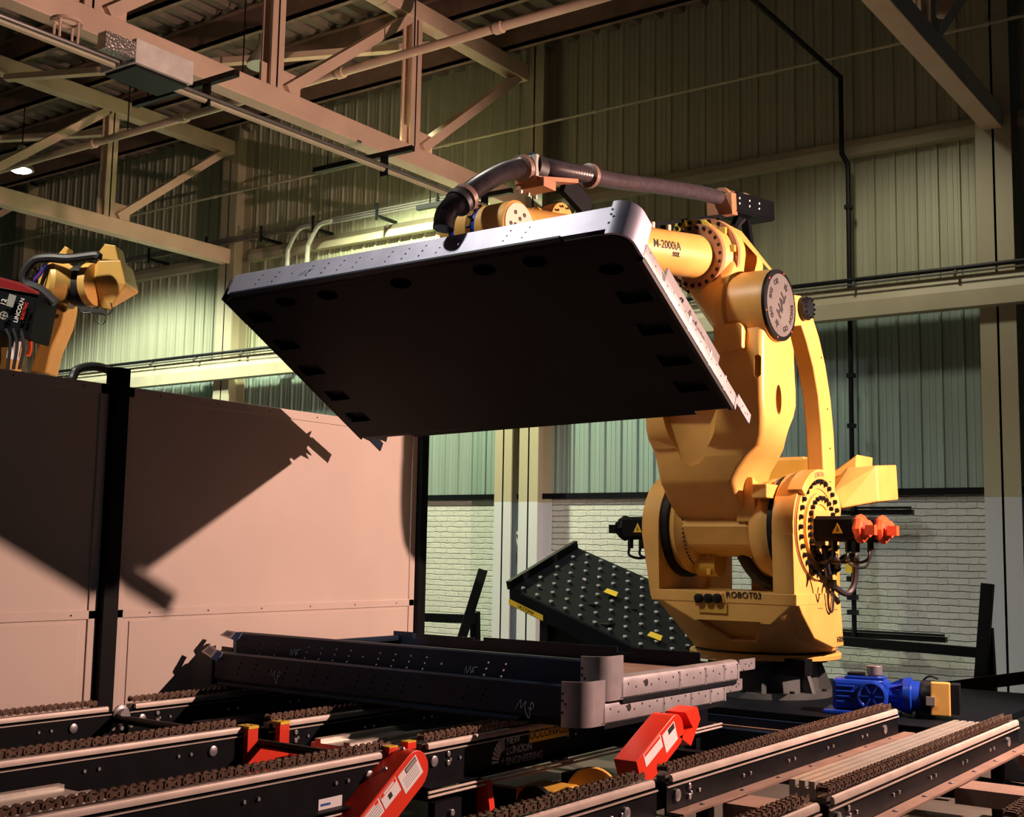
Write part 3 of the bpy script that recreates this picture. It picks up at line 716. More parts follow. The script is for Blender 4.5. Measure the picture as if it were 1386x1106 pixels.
def arct(co):
    a = math.radians(96) - co.x/.46
    r = .457+co.y
    return RX @ Vector((1.002+co.z, r*math.cos(a)*1.0, 1.98+r*math.sin(a)))
text('lettering', 'LSRON', .06, None, (1, 0, 0), (0, 1, 0), 'copper', yr, fn=arct, depth=.002)
# motors
def motor(x0, x1, y, z, par, cap_m, s=1):
    b = RB(); h = .105
    b.loft([[(x, y+u, z+w) for u, w in ((-h, -h+.03), (-h+.03, -h), (h-.03, -h), (h, -h+.03), (h, h-.03), (h-.03, h), (-h+.03, h), (-h, h-.03))] for x in (x0, x1)])
    mo = RP('motor', b, 'black', par, smooth=0, bevel=.004)
    b = RB(); xe = x1 if s > 0 else x0
    b.lathe((xe, y, z), (s, 0, 0), [(0, .112), (.03, .122), (.06, .112), (.07, .075), (.11, .07), (.12, .04)], 8); RP('motor_cap', b, cap_m, mo, smooth=0)
    b = RB(); c = (xe+s*.13, y-.06, z-.03); b.box((c[0]-.03, c[1]-.03, c[2]-.02), (c[0]+.05, c[1]+.03, c[2]+.06)); RP('plug', b, cap_m, mo, smooth=0)
    xc = x0+(x1-x0)*(.62 if s > 0 else .40); q = [(y-h-.003, 0)]
    b = RB(); b.prism([(xc-.045, z-.04), (xc+.045, z-.04), (xc, z+.045)], 1, y-h-.004, y-h); RP('warning_triangle', b, 'bright_yellow', mo, smooth=0)
    b = RB(); b.prism([(xc-.008, z-.025), (xc+.008, z-.025), (xc, z+.018)], 1, y-h-.006, y-h-.003); RP('warning_sign_mark', b, 'ink', mo, smooth=0)
    for k in (0, 1):
        b = RB(); xk = xe-s*(.06+.12*k); b.tube([(xk, y-.05, z-.09), (xk, y-.05, z-.19)], .028, 8); b.tube([(xk, y-.05, z-.15), (xk-s*.01, y-.09, z-.25), (xk-s*.12, y-.06, z-.28), (xk-s*.2, y, z-.24)], .013, 6); RP('connector', b, 'black_metal', mo)
    return mo
b = RB(); b.box((.95, -.22, 1.83), (1.03, .12, 2.13)); RP('gear_cover', b, 'yellow', yr, smooth=0, bevel=.01)
motor(1.02, 1.36, -.12, 1.97, yr, 'orange'); motor(1.02, 1.44, .16, 1.97, yr, 'orange')
motor(-.93, -.50, -.02, 1.97, yl, 'black', -1)
b = RB(); b.lathe((-.50, 0, 1.98), (-1, 0, 0), [(0, .42), (.03, .42), (.03, .2), (.05, .2)], 48); RP('drive_flange', b, 'yellow', yl)
# cables at the right flange
for pts in ([(1.08, -.02, 1.80), (1.12, .05, 1.68), (1.05, .14, 1.66), (1.12, .22, 1.74), (1.15, .36, 1.74), (1.12, .44, 1.66), (1.10, .44, 1.5), (1.06, .36, 1.42), (.99, .20, 1.50)],
            [(1.06, -.1, 1.82), (1.04, 0, 1.66), (1.03, .08, 1.60), (1.06, .2, 1.64)]):
    b = RB(); b.tube(pts, .028, 8); RP('cable', b, 'rubber', yr)
for pts in ([(.99, .05, 1.8), (1.02, .12, 1.62), (1.0, .2, 1.5), (.99, .2, 1.40)], [(1.0, .1, 1.45), (.99, .15, 1.3), (.99, .22, 1.27), (.99, .25, 1.40), (.99, .24, 1.5)],
            [(1.0, -.05, 1.75), (1.03, .0, 1.6), (1.0, .1, 1.58), (1.0, .17, 1.7)], [(1.3, -.16, 1.8), (1.28, -.1, 1.68), (1.4, -.05, 1.66), (1.44, 0, 1.8)]):
    b = RB(); b.tube(pts, .010, 6); RP('thin_cable', b, 'rubber', yr)
for p in ((1.0, .06, 1.70), (1.0, .15, 1.64), (1.0, .2, 1.5), (1.0, -.02, 1.72)):
    b = RB(); b.box((p[0]-.03, p[1]-.03, p[2]-.04), (p[0]+.03, p[1]+.03, p[2]+.04)); RP('connector', b, 'black_metal', yr, smooth=0)
# ---- lower arm: lofted casting
def sec(z, xl, xr, yf, yb, r=.05): return rrect(xl, xr, yf, yb, z, min(r, (yb-yf)/2.2, (xr-xl)/2.2), 4)
b = RB()
secs = [(2.02, -.08, .47, -.33, .15), (2.06, -.21, .49, -.36, .20), (2.15, -.23, .475, -.45, .18), (2.26, -.225, .475, -.56, .10), (2.34, -.22, .50, -.65, .04), (2.38, -.22, .52, -.67, .0), (2.46, -.22, .58, -.70, -.06),
        (2.56, -.22, .68, -.74, -.13), (2.64, -.24, .78, -.76, -.24), (2.72, -.235, .85, -.85, -.34), (2.80, -.23, .885, -.89, -.36), (2.90, -.225, .90, -.91, -.30), (3.00, -.22, .90, -.92, -.25), (3.08, -.12, .90, -.92, -.25),
        (3.14, .14, .90, -.92, -.25), (3.20, .34, .90, -.92, -.26), (3.30, .40, .90, -.92, -.27), (3.48, .44, .90, -.92, -.28), (3.62, .52, .90, -.90, -.36)]
b.loft([sec(*s) for s in secs]); la = RP('lower_arm', b, 'yellow', smooth=45)
c = rl(1054, 541, 0, .9)
b = RB(); b.loft([[(x, c.y+.055*math.cos(k*PI/12), c.z+.125*math.sin(k*PI/12)) for k in range(24)] for x in (-.8, 1.1)]); cut(la, b)
c = rl(1025, 495, 1, -.92)
b = RB(); b.loft([[(c.x+u, y, c.z+w) for u, w in [(.028*math.cos(a), .065*(1 if math.sin(a) > 0 else -1)+.028*math.sin(a)) for a in [k*PI/8+.01 for k in range(16)]]] for y in (-1.1, -.60)]); cut(la, b)
# scooped pocket on the front
c0 = rl(932, 575, 1, -.9)
def fy(z): return -.925 if z > 2.82 else -.925+(2.82-z)*.70
out_ = []
for x_, y_ in ((894, 553), (898, 566), (905, 588), (915, 610), (925, 624), (936, 631), (948, 628), (958, 612), (966, 588), (970, 566), (972, 552)):
    p_ = rl(x_, y_, 1, -.92); p_ = rl(x_, y_, 1, fy(p_.z)); out_.append(p_)
deep = [rl(x_, y_, 1, -.84) for x_, y_ in ((903, 560), (914, 570), (930, 577), (947, 575), (958, 566), (964, 558))]
b = RB(); b.hull([p_+Vector((0, -.004, 0)) for p_ in out_]+[p_+Vector((0, -.12, 0)) for p_ in out_]+deep); cut(la, b)
me = la.data
for p in me.polygons: p.use_smooth = True
me.set_sharp_from_angle(angle=math.radians(38))
b = RB(); b.bm.free()
# top fork pads
b = RB(); b.box((.46, -.94, 3.42), (.72, -.60, 3.70)); RP('fork_pad', b, 'yellow', la, smooth=0, bevel=.02)
b = RB(); b.prism([(rl(975, 480, 1, -.94).x, 3.40), (rl(1008, 480, 1, -.94).x, 3.42), (rl(1008, 480, 1, -.94).x, 3.60), (rl(1004, 452, 1, -.94).x, 3.63), (rl(984, 452, 1, -.94).x, 3.63), (rl(975, 470, 1, -.94).x, 3.5)], 1, -.985, -.90); RP('front_pad', b, 'yellow', la, smooth=0, bevel=.01)
# stop block on the right
b = RB(); c = rl(1017, 655, 1, -.52); d = rl(1038, 674, 1, -.52); b.box((c.x, -.52, d.z), (d.x, -.20, c.z)); RP('stop_block', b, 'yellow', la, smooth=0, bevel=.01)
b = RB(); b.prism([(-.40, 2.02), (-.42, 2.22), (-.46, 2.40), (-.2, 2.30), (-.15, 2.02)], 0, .40, .58); RP('side_rib', b, 'yellow', la, smooth=0, bevel=.01)
p = rl(1020, 634, 0, .62)
text('lettering', 'F M L', .07, RX @ Vector((.575, -.47, 2.515)), NY*.75+NX*.55+NZ*.35, NZ*.8-NX*.5, 'ink', la, depth=.003)
# hubs and lower casting around the J2 axis
b = RB(); b.lathe((.48, 0, 1.98), (1, 0, 0), [(0, .30), (.03, .40), (.10, .43), (.17, .43), (.20, .41), (.22, .41)], 48); RP('hub', b, 'yellow', la)
b = RB(); b.lathe((-.27, 0, 1.98), (1, 0, 0), [(0, .40), (.06, .42), (.10, .37), (.16, .34), (.20, .26)], 48); hb = RP('hub', b, 'yellow', la)
many('bolt_hole', hb, rpts([(-.135, .34*math.cos(a)*1.0, 1.98+.34*math.sin(a)) for a in [math.radians(150+k*6) for k in range(24)]]), NX, .010, .01, 'ink', 6)
many('bolt_hole', hb, rpts([(-.15, .365*math.cos(a)*1.0, 1.98+.365*math.sin(a)) for a in [math.radians(153+k*6) for k in range(24)]]), NX, .010, .01, 'ink', 6)
b = RB(); b.loft([[(x, u, w) for u, w in ((-.36, 2.06), (-.38, 1.98), (-.30, 1.80), (-.10, 1.72), (.15, 1.75), (.28, 1.9), (.25, 2.1))] for x in (-.16, .50)]); RP('lower_casting', b, 'yellow', la, smooth=0, bevel=.03)
b = RB(); b.cyl((-.14, -.05, 1.66), (.06, -.05, 1.66), .12, 20); b.box((-.02, -.16, 1.56), (.02, .04, 1.85)); RP('lug', b, 'yellow_deep', la)
b = RB(); b.tube([(.30, -.1, 1.74), (.36, -.06, 1.62), (.44, 0, 1.52), (.52, .1, 1.50), (.62, .25, 1.55)], .055, 10); RP('cable_bundle', b, 'rubber', la)
b = RB(); b.prism([(.60, 1.40), (.30, 1.40), (.48, 1.72), (.60, 1.78)], 1, .2, .5); RP('rear_web', b, 'yellow_deep', turret, smooth=0)
b = RB(); b.box((.44, .40, 1.36), (.66, .62, 1.52)); RP('connector_box', b, 'black', turret, smooth=0)
b = RB(); b.cyl((.74, -.2, 1.46), (.80, -.2, 1.46), .06, 16); RP('rubber_stop', b, 'rubber', turret)
# ---- rear gearbox covers / counterweight housings behind the yoke
q = [rl(x, y, 1, .75) for x, y in ((1040, 622), (1094, 620), (1096, 665), (1036, 672))]
b = RB(); b.loft([[(p.x, .75, p.z) for p in q], [(p.x-.02, 1.25, p.z+.02) for p in q]]); gb = RP('rear_gearbox', b, 'yellow_deep', smooth=0, bevel=.012)
b = RB(); b.box((q[0].x+.02, .86, q[0].z-.03), (q[0].x+.30, 1.1, q[0].z+.025)); RP('cover_plate', b, 'yellow', gb, smooth=0)
q = [rl(x, y, 1, 1.05) for x, y in ((1126, 640), (1160, 615), (1158, 660), (1126, 690))]
b = RB(); b.loft([[(p.x, 1.05, p.z) for p in q], [(p.x, 1.45, p.z) for p in q]]); RP('rear_gearbox', b, 'yellow', smooth=0, bevel=.012)
P = [rl(1122, 682, 1, .62), rl(1128, 665, 1, .62), rl(1146, 633, 1, .80), rl(1187, 630, 1, .80), rl(1190, 679, 1, .80), rl(1140, 688, 1, .62)]
b = RB(); b.hull(P+[p+Vector((-.02, .55, .04)) for p in P[2:5]]+[p+Vector((-.3, .45, .0)) for p in (P[0], P[1], P[5])]); RP('counterweight', b, 'yellow', smooth=0, bevel=.015)
b = RB(); b.box((.15, .35, 1.40), (.75, 1.0, 2.3)); RP('rear_body', b, 'yellow_deep', smooth=0, bevel=.03)
b = RB(); b.box((-.45, .42, 1.0), (-.3, .9, 2.0)); RP('rear_body', b, 'yellow_deep', smooth=0, bevel=.03)
# ---- J3 barrel, sign disc
J3 = (-.68, 3.80)
b = RB(); b.lathe((.48, *J3), (1, 0, 0), [(0, .31), (.03, .335), (.10, .335), (.13, .31), (.41, .305), (.44, .30)], 56); j3 = RP('elbow_barrel', b, 'yellow', smooth=30)
b = RB(); b.lathe((.92, *J3), (1, 0, 0), [(0, .30), (.03, .30), (.034, .262), (.03, .262)], 56); RP('sign_rim', b, 'black', j3)
b = RB(); b.cyl((.925, *J3), (.957, *J3), .262, 56); sg = RP('sign_disc', b, 'signface', j3, label='round brushed metal sign with black lettering')
many('screw', j3, rpts([(.953, J3[0]+.283*math.cos(a), J3[1]+.283*math.sin(a)) for a in [k*PI/3+.3 for k in range(6)]]), NX, .008, .003, 'orange', 6)
phi = math.radians(62)           # the sign is turned: its reading direction runs steeply upwards
def sgn(r0=None, rot=0, flip=False):
    def f(co):
        u, v = co.x, co.y
        return u, v
    return f
su = Vector((0, math.cos(phi), math.sin(phi))); sv = Vector((0, -math.sin(phi), math.cos(phi)))
cs = Vector((.959, *J3))
text('lettering', 'HAL', .125, RX @ (cs+sv*.0), rx3 @ su, rx3 @ sv, 'ink', sg, depth=.002, bold=.004, shear=.2)
def ringtext(s, a_mid, rad, size):
    def f(co):
        a = math.radians(a_mid) - co.x/rad; r = rad+co.y
        return RX @ (cs + Vector((co.z, r*math.cos(a), r*math.sin(a))))
    text('lettering', s, size, None, (1, 0, 0), (0, 1, 0), 'ink', sg, fn=f, depth=.002, bold=.002)
for s, a in (('GO', 205), ('BIG', 160), ('OR', 118)): ringtext(s, a, .205, .062)
def ringtext2(s, a_mid, rad, size):
    def f(co):
        a = math.radians(a_mid) + co.x/rad; r = rad-co.y
        return RX @ (cs + Vector((co.z, r*math.cos(a), r*math.sin(a))))
    text('lettering', s, size, None, (1, 0, 0), (0, 1, 0), 'ink', sg, fn=f, depth=.002, bold=.002)
for s, a in (('GO', 292), ('HOME', 345)): ringtext2(s, a, .205, .062)
# two horned silhouettes above and below the monogram
for k in (1, -1):
    b = RB(); c = cs+su*(.185*k)
    sh = [(-.035, .02), (-.005, .035), (.0, .012), (.02, .045), (.012, .0), (.05, -.012), (.01, -.018), (-.01, -.05), (-.02, -.02), (-.045, -.028), (-.022, 0)]
    q = [c+su*u*k*.8+sv*w*.8 for u, w in sh]
    b.loft([q, [p+Vector((.003, 0, 0)) for p in q]]); RP('horned_mark', b, 'ink', sg, smooth=0)
# ---- forearm housing
b = RB()
fc = Vector((.33, 0, 4.26))
hp = [Vector((.33+.325*math.cos(a), -.76, 4.26+.325*math.sin(a))) for a in [k*PI/16 for k in range(32)]]
hp += [Vector((.36+.30*math.cos(a), -.40, 4.22+.26*math.sin(a))) for a in [k*PI/12 for k in range(24)]]
hp += [Vector((x, J3[0]+.33*math.cos(a), J3[1]+.33*math.sin(a))) for x in (.50, .59) for a in [k*PI/14 for k in range(28)]]
b.hull(hp); fh = RP('elbow_housing', b, 'yellow', smooth=40)
FO = Vector((.33, -.76, 4.26))
FE = Vector((.14, -3.40, 3.97))
FD = (FE-FO).normalized()
b = RB(); b.lathe(FO, FD, [(0, .335), (.045, .335), (.05, .30), (.18, .268), (.185, .25)], 48); fc_ = RP('forearm_collar', b, 'yellow', fh)
b = RB(); b.lathe(FO+FD*.175, FD, [(0, .275), (.045, .275), (.045, .19)], 48); ff = RP('forearm_flange', b, 'copper', fh)
fu = FD.cross(Vector((1, 0, 0))).normalized()
def ringp(o, r, n, a0=0): return [RX @ (o+Vector((1, 0, 0))*r*math.cos(2*PI*k/n+a0)+fu*r*math.sin(2*PI*k/n+a0)) for k in range(n)]
many('bolt', ff, ringp(FO+FD*.22, .245, 22), rx3 @ FD, .017, .02, 'black_metal', 8)
b = RB(); b.annulus(FO+FD*.04, FO+FD*.075, .335, .285, 48); f2 = RP('outer_flange', b, 'copper', fh)
many('bolt', f2, ringp(FO+FD*.075, .312, 20, .1), rx3 @ FD, .018, .02, 'black_metal', 8)
for k in range(4):
    a = .75-k*.62
    o = FO+FD*.10+Vector((1, 0, 0))*.29*math.cos(a)+fu*.29*math.sin(a); b = RB(); b.box(o-Vector((.03, .03, .03)), o+Vector((.03, .03, .03))); RP('cast_pocket', b, 'yellow_deep', fc_, smooth=0, bevel=.008)
# top lug with three bolts
q = [rl(x, y, 1, -.92) for x, y in ((911, 312), (915, 300), (925, 297), (953, 297), (962, 304), (960, 318), (930, 318))]
b = RB(); b.loft([q, [p+Vector((0, .10, .0)) for p in q]]); lg = RP('top_lug', b, 'bright_yellow', fh, smooth=0, bevel=.006)
many('bolt', lg, [RX @ rl(x, y, 1, -.92) for x, y in ((920, 304), (934, 302), (947, 301), (916, 309))], -NY, .018, .015, 'black_metal', 8)
b = RB(); b.hull([(.50, -.72, 4.54), (.56, -.60, 4.50), (.84, -.66, 4.12), (.90, -.70, 4.06), (.88, -.55, 4.06), (.52, -.45, 4.46)]); RP('rib', b, 'yellow', fh, smooth=0)
b = RB(); b.lathe(FO+FD*.20, FD, [(0, .195), (.03, .185), (2.3, .165), (2.45, .15)], 40); fa = RP('forearm', b, 'yellow', fh)
def ftext(s, size, dist, ang, al='CENTER', m='ink'):
    def f(co):
        t = dist-co.x; a = math.radians(ang) + co.y/.18; r = .186-.0075*t+.0025+co.z
        p = FO+FD*t+Vector((1, 0, 0))*r*math.cos(a)+Vector((0, 0, 1))*r*math.sin(a)
        return RX @ p
    text('lettering', s, size, None, (1, 0, 0), (0, 1, 0), m, fa, fn=f, depth=.001, align=al, bold=.001)
ftext('M-2000iA', .095, .72, 4, 'RIGHT'); ftext('900L', .055, .72, -17, 'RIGHT'); ftext('Robot', .075, 1.18, 4, 'RIGHT', 'orange')
for t_ in (.62, .85):
    p = FO+FD*t_; b = RB(); b.cyl(p+Vector((0, 0, .16)), p+Vector((0, 0, .23)), .022, 12); RP('lifting_eye', b, 'cream', fa)
# ---- wrist drums
WC = FO+FD*3.25
cD = rl(640, 300, 0, .02)
Wc = Vector((.02, -3.28, 4.02))
b = RB(); b.lathe(FO+FD*2.4, FD, [(0, .15), (.1, .17), (.25, .17), (.3, .12)], 24); wr = RP('wrist_housing', b, 'yellow')
dc = rl(650, 316, 0, .0)
b = RB(); b.lathe((dc.x-.22, dc.y, dc.z), (1, 0, 0), [(0, .18), (.03, .205), (.10, .205)], 40); RP('wrist_drum', b, 'yellow', wr)
b = RB(); b.cyl((dc.x-.12, dc.y, dc.z), (dc.x-.07, dc.y, dc.z), .19, 36); RP('seal_band', b, 'blue', wr)
b = RB(); b.lathe((dc.x-.07, dc.y, dc.z), (1, 0, 0), [(0, .205), (.10, .205), (.12, .18)], 40); RP('wrist_drum', b, 'yellow', wr)
b = RB(); b.cyl((dc.x+.05, dc.y, dc.z), (dc.x+.09, dc.y, dc.z), .17, 36); RP('seal_band', b, 'blue', wr)
b = RB(); b.lathe((dc.x+.09, dc.y, dc.z), (1, 0, 0), [(0, .18), (.24, .18), (.25, .165)], 40); wd_ = RP('wrist_drum', b, 'yellow', wr)
b = RB(); b.cyl((dc.x+.34, dc.y, dc.z), (dc.x+.346, dc.y, dc.z), .16, 36); wf = RP('wrist_face', b, 'cream', wr)
many('bolt_hole', wf, rpts([(dc.x+.347, dc.y+r_*math.cos(a), dc.z+r_*math.sin(a)) for r_, n_k in ((.10, 6), (.05, 4)) for a in [2*PI*k/n_k for k in range(n_k)]]), NX, .016, .003, 'ink', 8)
many('bolt', wr, rpts([(dc.x+.03, dc.y+.19*math.cos(a), dc.z+.19*math.sin(a)) for a in [k*PI/8 for k in range(16)]]), NX, .012, .03, 'ink', 6)
d2 = rl(735, 305, 0, .05)
b = RB(); b.lathe((d2.x-.18, d2.y, d2.z), (1, 0, 0), [(0, .12), (.06, .14), (.14, .14), (.15, .11), (.24, .11), (.25, .14), (.36, .14), (.37, .09)], 32); RP('wrist_drum', b, 'yellow', wr)
many('bolt', wr, rpts([(d2.x+.195, d2.y+.11*math.cos(a), d2.z+.11*math.sin(a)) for a in [k*PI/5 for k in range(10)]]), NX, .010, .012, 'ink', 6)
# ---- parallel link behind
b = RB()
Lf = [(-.10, 3.74), (.02, 3.60), (.15, 3.40), (.25, 3.15), (.31, 2.85), (.34, 2.50), (.35, 2.15)]
Lb = [(.57, 2.15), (.60, 2.50), (.57, 2.85), (.51, 3.15), (.40, 3.45), (.27, 3.68), (.12, 3.86)]
b.prism(Lf+Lb, 0, .72, .88); lk = RP('parallel_link', b, 'yellow', smooth=25, bevel=.015)
b = RB(); q = [rl(x, y, 0, .9) for x, y in ((1074, 398), (1088, 400), (1092, 436), (1090, 440), (1072, 442))]; b.loft([[(.62, p.y, p.z) for p in q], [(.88, p.y, p.z) for p in q]]); RP('link_lug', b, 'yellow', j3, smooth=0, bevel=.012)
b = RB(); b.hull([(.35, -.40, 4.05), (.35, -.40, 3.65), (.85, -.15, 3.95), (.85, -.15, 3.75), (.5, -.05, 3.95), (.5, -.05, 3.75)]); RP('rear_crank', b, 'yellow', j3, smooth=0, bevel=.02)
pc = rl(1089, 418, 0, .9)
b = RB(); b.lathe((.88, pc.y, pc.z), (1, 0, 0), [(0, .10), (.05, .105), (.07, .09), (.07, .03)], 32); RP('pin_cap', b, 'black_metal', lk)
many('bolt', lk, rpts([(.94, pc.y+.085*math.cos(a), pc.z+.085*math.sin(a)) for a in [k*PI/6 for k in range(12)]]), NX, .011, .025, 'black_metal', 6)
b = RB(); b.lathe((.66, .46, 2.15), (1, 0, 0), [(0, .16), (.25, .16), (.27, .12)], 28); RP('link_pivot', b, 'yellow', lk)
many('stud', lk, rpts([(.885, .42, 3.05), (.885, .47, 2.7), (.885, .46, 2.4), (.885, .3, 3.5)]), NX, .008, .003, 'ink', 6)
# ---- hose dress pack
def hp_(x, y, lx_=.15): return rl(x, y, 0, lx_)
def hpv(l): return [RX @ hp_(*p) for p in l]
b = B(); b.tube(hpv([(600, 310), (603, 292), (612, 279), (628, 266), (652, 249), (680, 234), (704, 227), (718, 224)]), .072, 14, ribs=26, amp=.09)
dp = RP('dress_hose', b, 'hose')
b = B(); b.tube(hpv([(728, 224), (748, 228), (790, 236), (840, 246), (890, 252), (940, 260), (985, 270)]), .067, 14, ribs=26, amp=.09); RP('dress_hose', b, 'hose')
for x, y, dx, dy in ((629, 268, 5, -4), (707, 228, 6, -1), (797, 238, 6, 1), (621, 274, 4, -4)):
    p = hpv([(x, y)])[0]; q = hpv([(x+dx, y+dy)])[0]; d = (q-p).normalized()
    b = B(); b.lathe(p-d*.03, d, [(0, .075), (.01, .095), (.05, .098), (.06, .075)], 20); RP('hose_collar', b, 'collar' if x > 650 or x == 629 else 'rubber')
p = hpv([(723, 228)])[0]
b = B(); b.annulus(p-NY*.05, p+NY*.05, .105, .07, 28); cl = RP('hose_clamp', b, 'rubber')
b = B(); b.box(p+Vector((.04, -.09, -.10)), p+Vector((.08, -.055, .07))); RP('clamp_strap', b, 'alu', cl, smooth=0)
b = B(); b.box(p+Vector((-.10, -.08, -.17)), p+Vector((.14, .08, -.10))); RP('clamp_foot', b, 'copper', cl, smooth=0, bevel=.006)
a0, a1, a2 = hpv([(712, 244), (768, 248), (796, 284)])
b = B(); b.bar(a0, a1, .20, .03); br = RP('hose_bracket', b, 'copper', smooth=0)
b = B(); b.bar(a1-(a1-a0).normalized()*.05, a2, .16, .05, up=(1, 0, 0)); RP('bracket_strut', b, 'black', br, smooth=0)
many('bolt', br, [a0+NY*(.02+.09*k)-NX*.06-NZ*.05 for k in range(3)], -NZ, .012, .03, 'alu', 6)
pe, pf = hpv([(975, 268), (1030, 283)])
d = (pf-pe).normalized()
b = B(); b.lathe(pe, d, [(0, .095), (.04, .10), (.08, .09), (.40, .09), (.44, .105), (.49, .10)], 24); hh = RP('hose_cylinder', b, 'copper')
b = B(); b.bar(pe-d*.02-NZ*.07, pe+d*.08-NZ*.07, .26, .20); RP('cylinder_end_block', b, 'copper', hh, smooth=0, bevel=.008)
s_ = d.cross(NZ).normalized(); s_ = s_ if s_.x > 0 else -s_
b = B(); b.bar(pe+d*.06+s_*.13-NZ*.04, pf+s_*.13-NZ*.04, .02, .17); RP('side_plate', b, 'black', hh, smooth=0)
b = B(); b.bar(pe+d*.06-NZ*.13, pf-NZ*.13, .26, .02); RP('bottom_plate', b, 'black', hh, smooth=0)
many('bolt', hh, [pe+d*t_+s_*.14+NZ*(z_) for t_ in (.10, .30, .50) for z_ in (-.01, -.06)], s_, .011, .008, 'alu', 6)
for p0, p1, w in (((1009, 296), (1018, 357), .07), ((1000, 292), (984, 330), .05), ((900, 306), (900, 322), .06)):
    a, c = hpv([p0, p1]); b = B(); b.bar(a, c, w, .06); RP('stand_post', b, 'black', hh, smooth=0)
a, c = hpv([(882, 304), (1004, 289)]); b = B(); b.bar(a, c, .05, .03); RP('stand_rail', b, 'black', hh, smooth=0)
b = B(); b.bar(hpv([(975, 297)])[0], hpv([(975, 330)])[0], .12, .03); RP('stand_plate', b, 'black', hh, smooth=0)
for dx in (0, 6):
    b = B(); b.tube(hpv([(1008-dx, 296), (996-dx, 310), (990-dx, 330), (988-dx, 350)]), .02, 8); RP('cable', b, 'rubber', hh)
p = RX @ Vector((.50, -.42, 4.12))
text('lettering', 'LSRON', .06, hpv([(1017, 353)])[0]+NX*.03-NY*.02, NX, NZ, 'copper', hh, depth=.003)
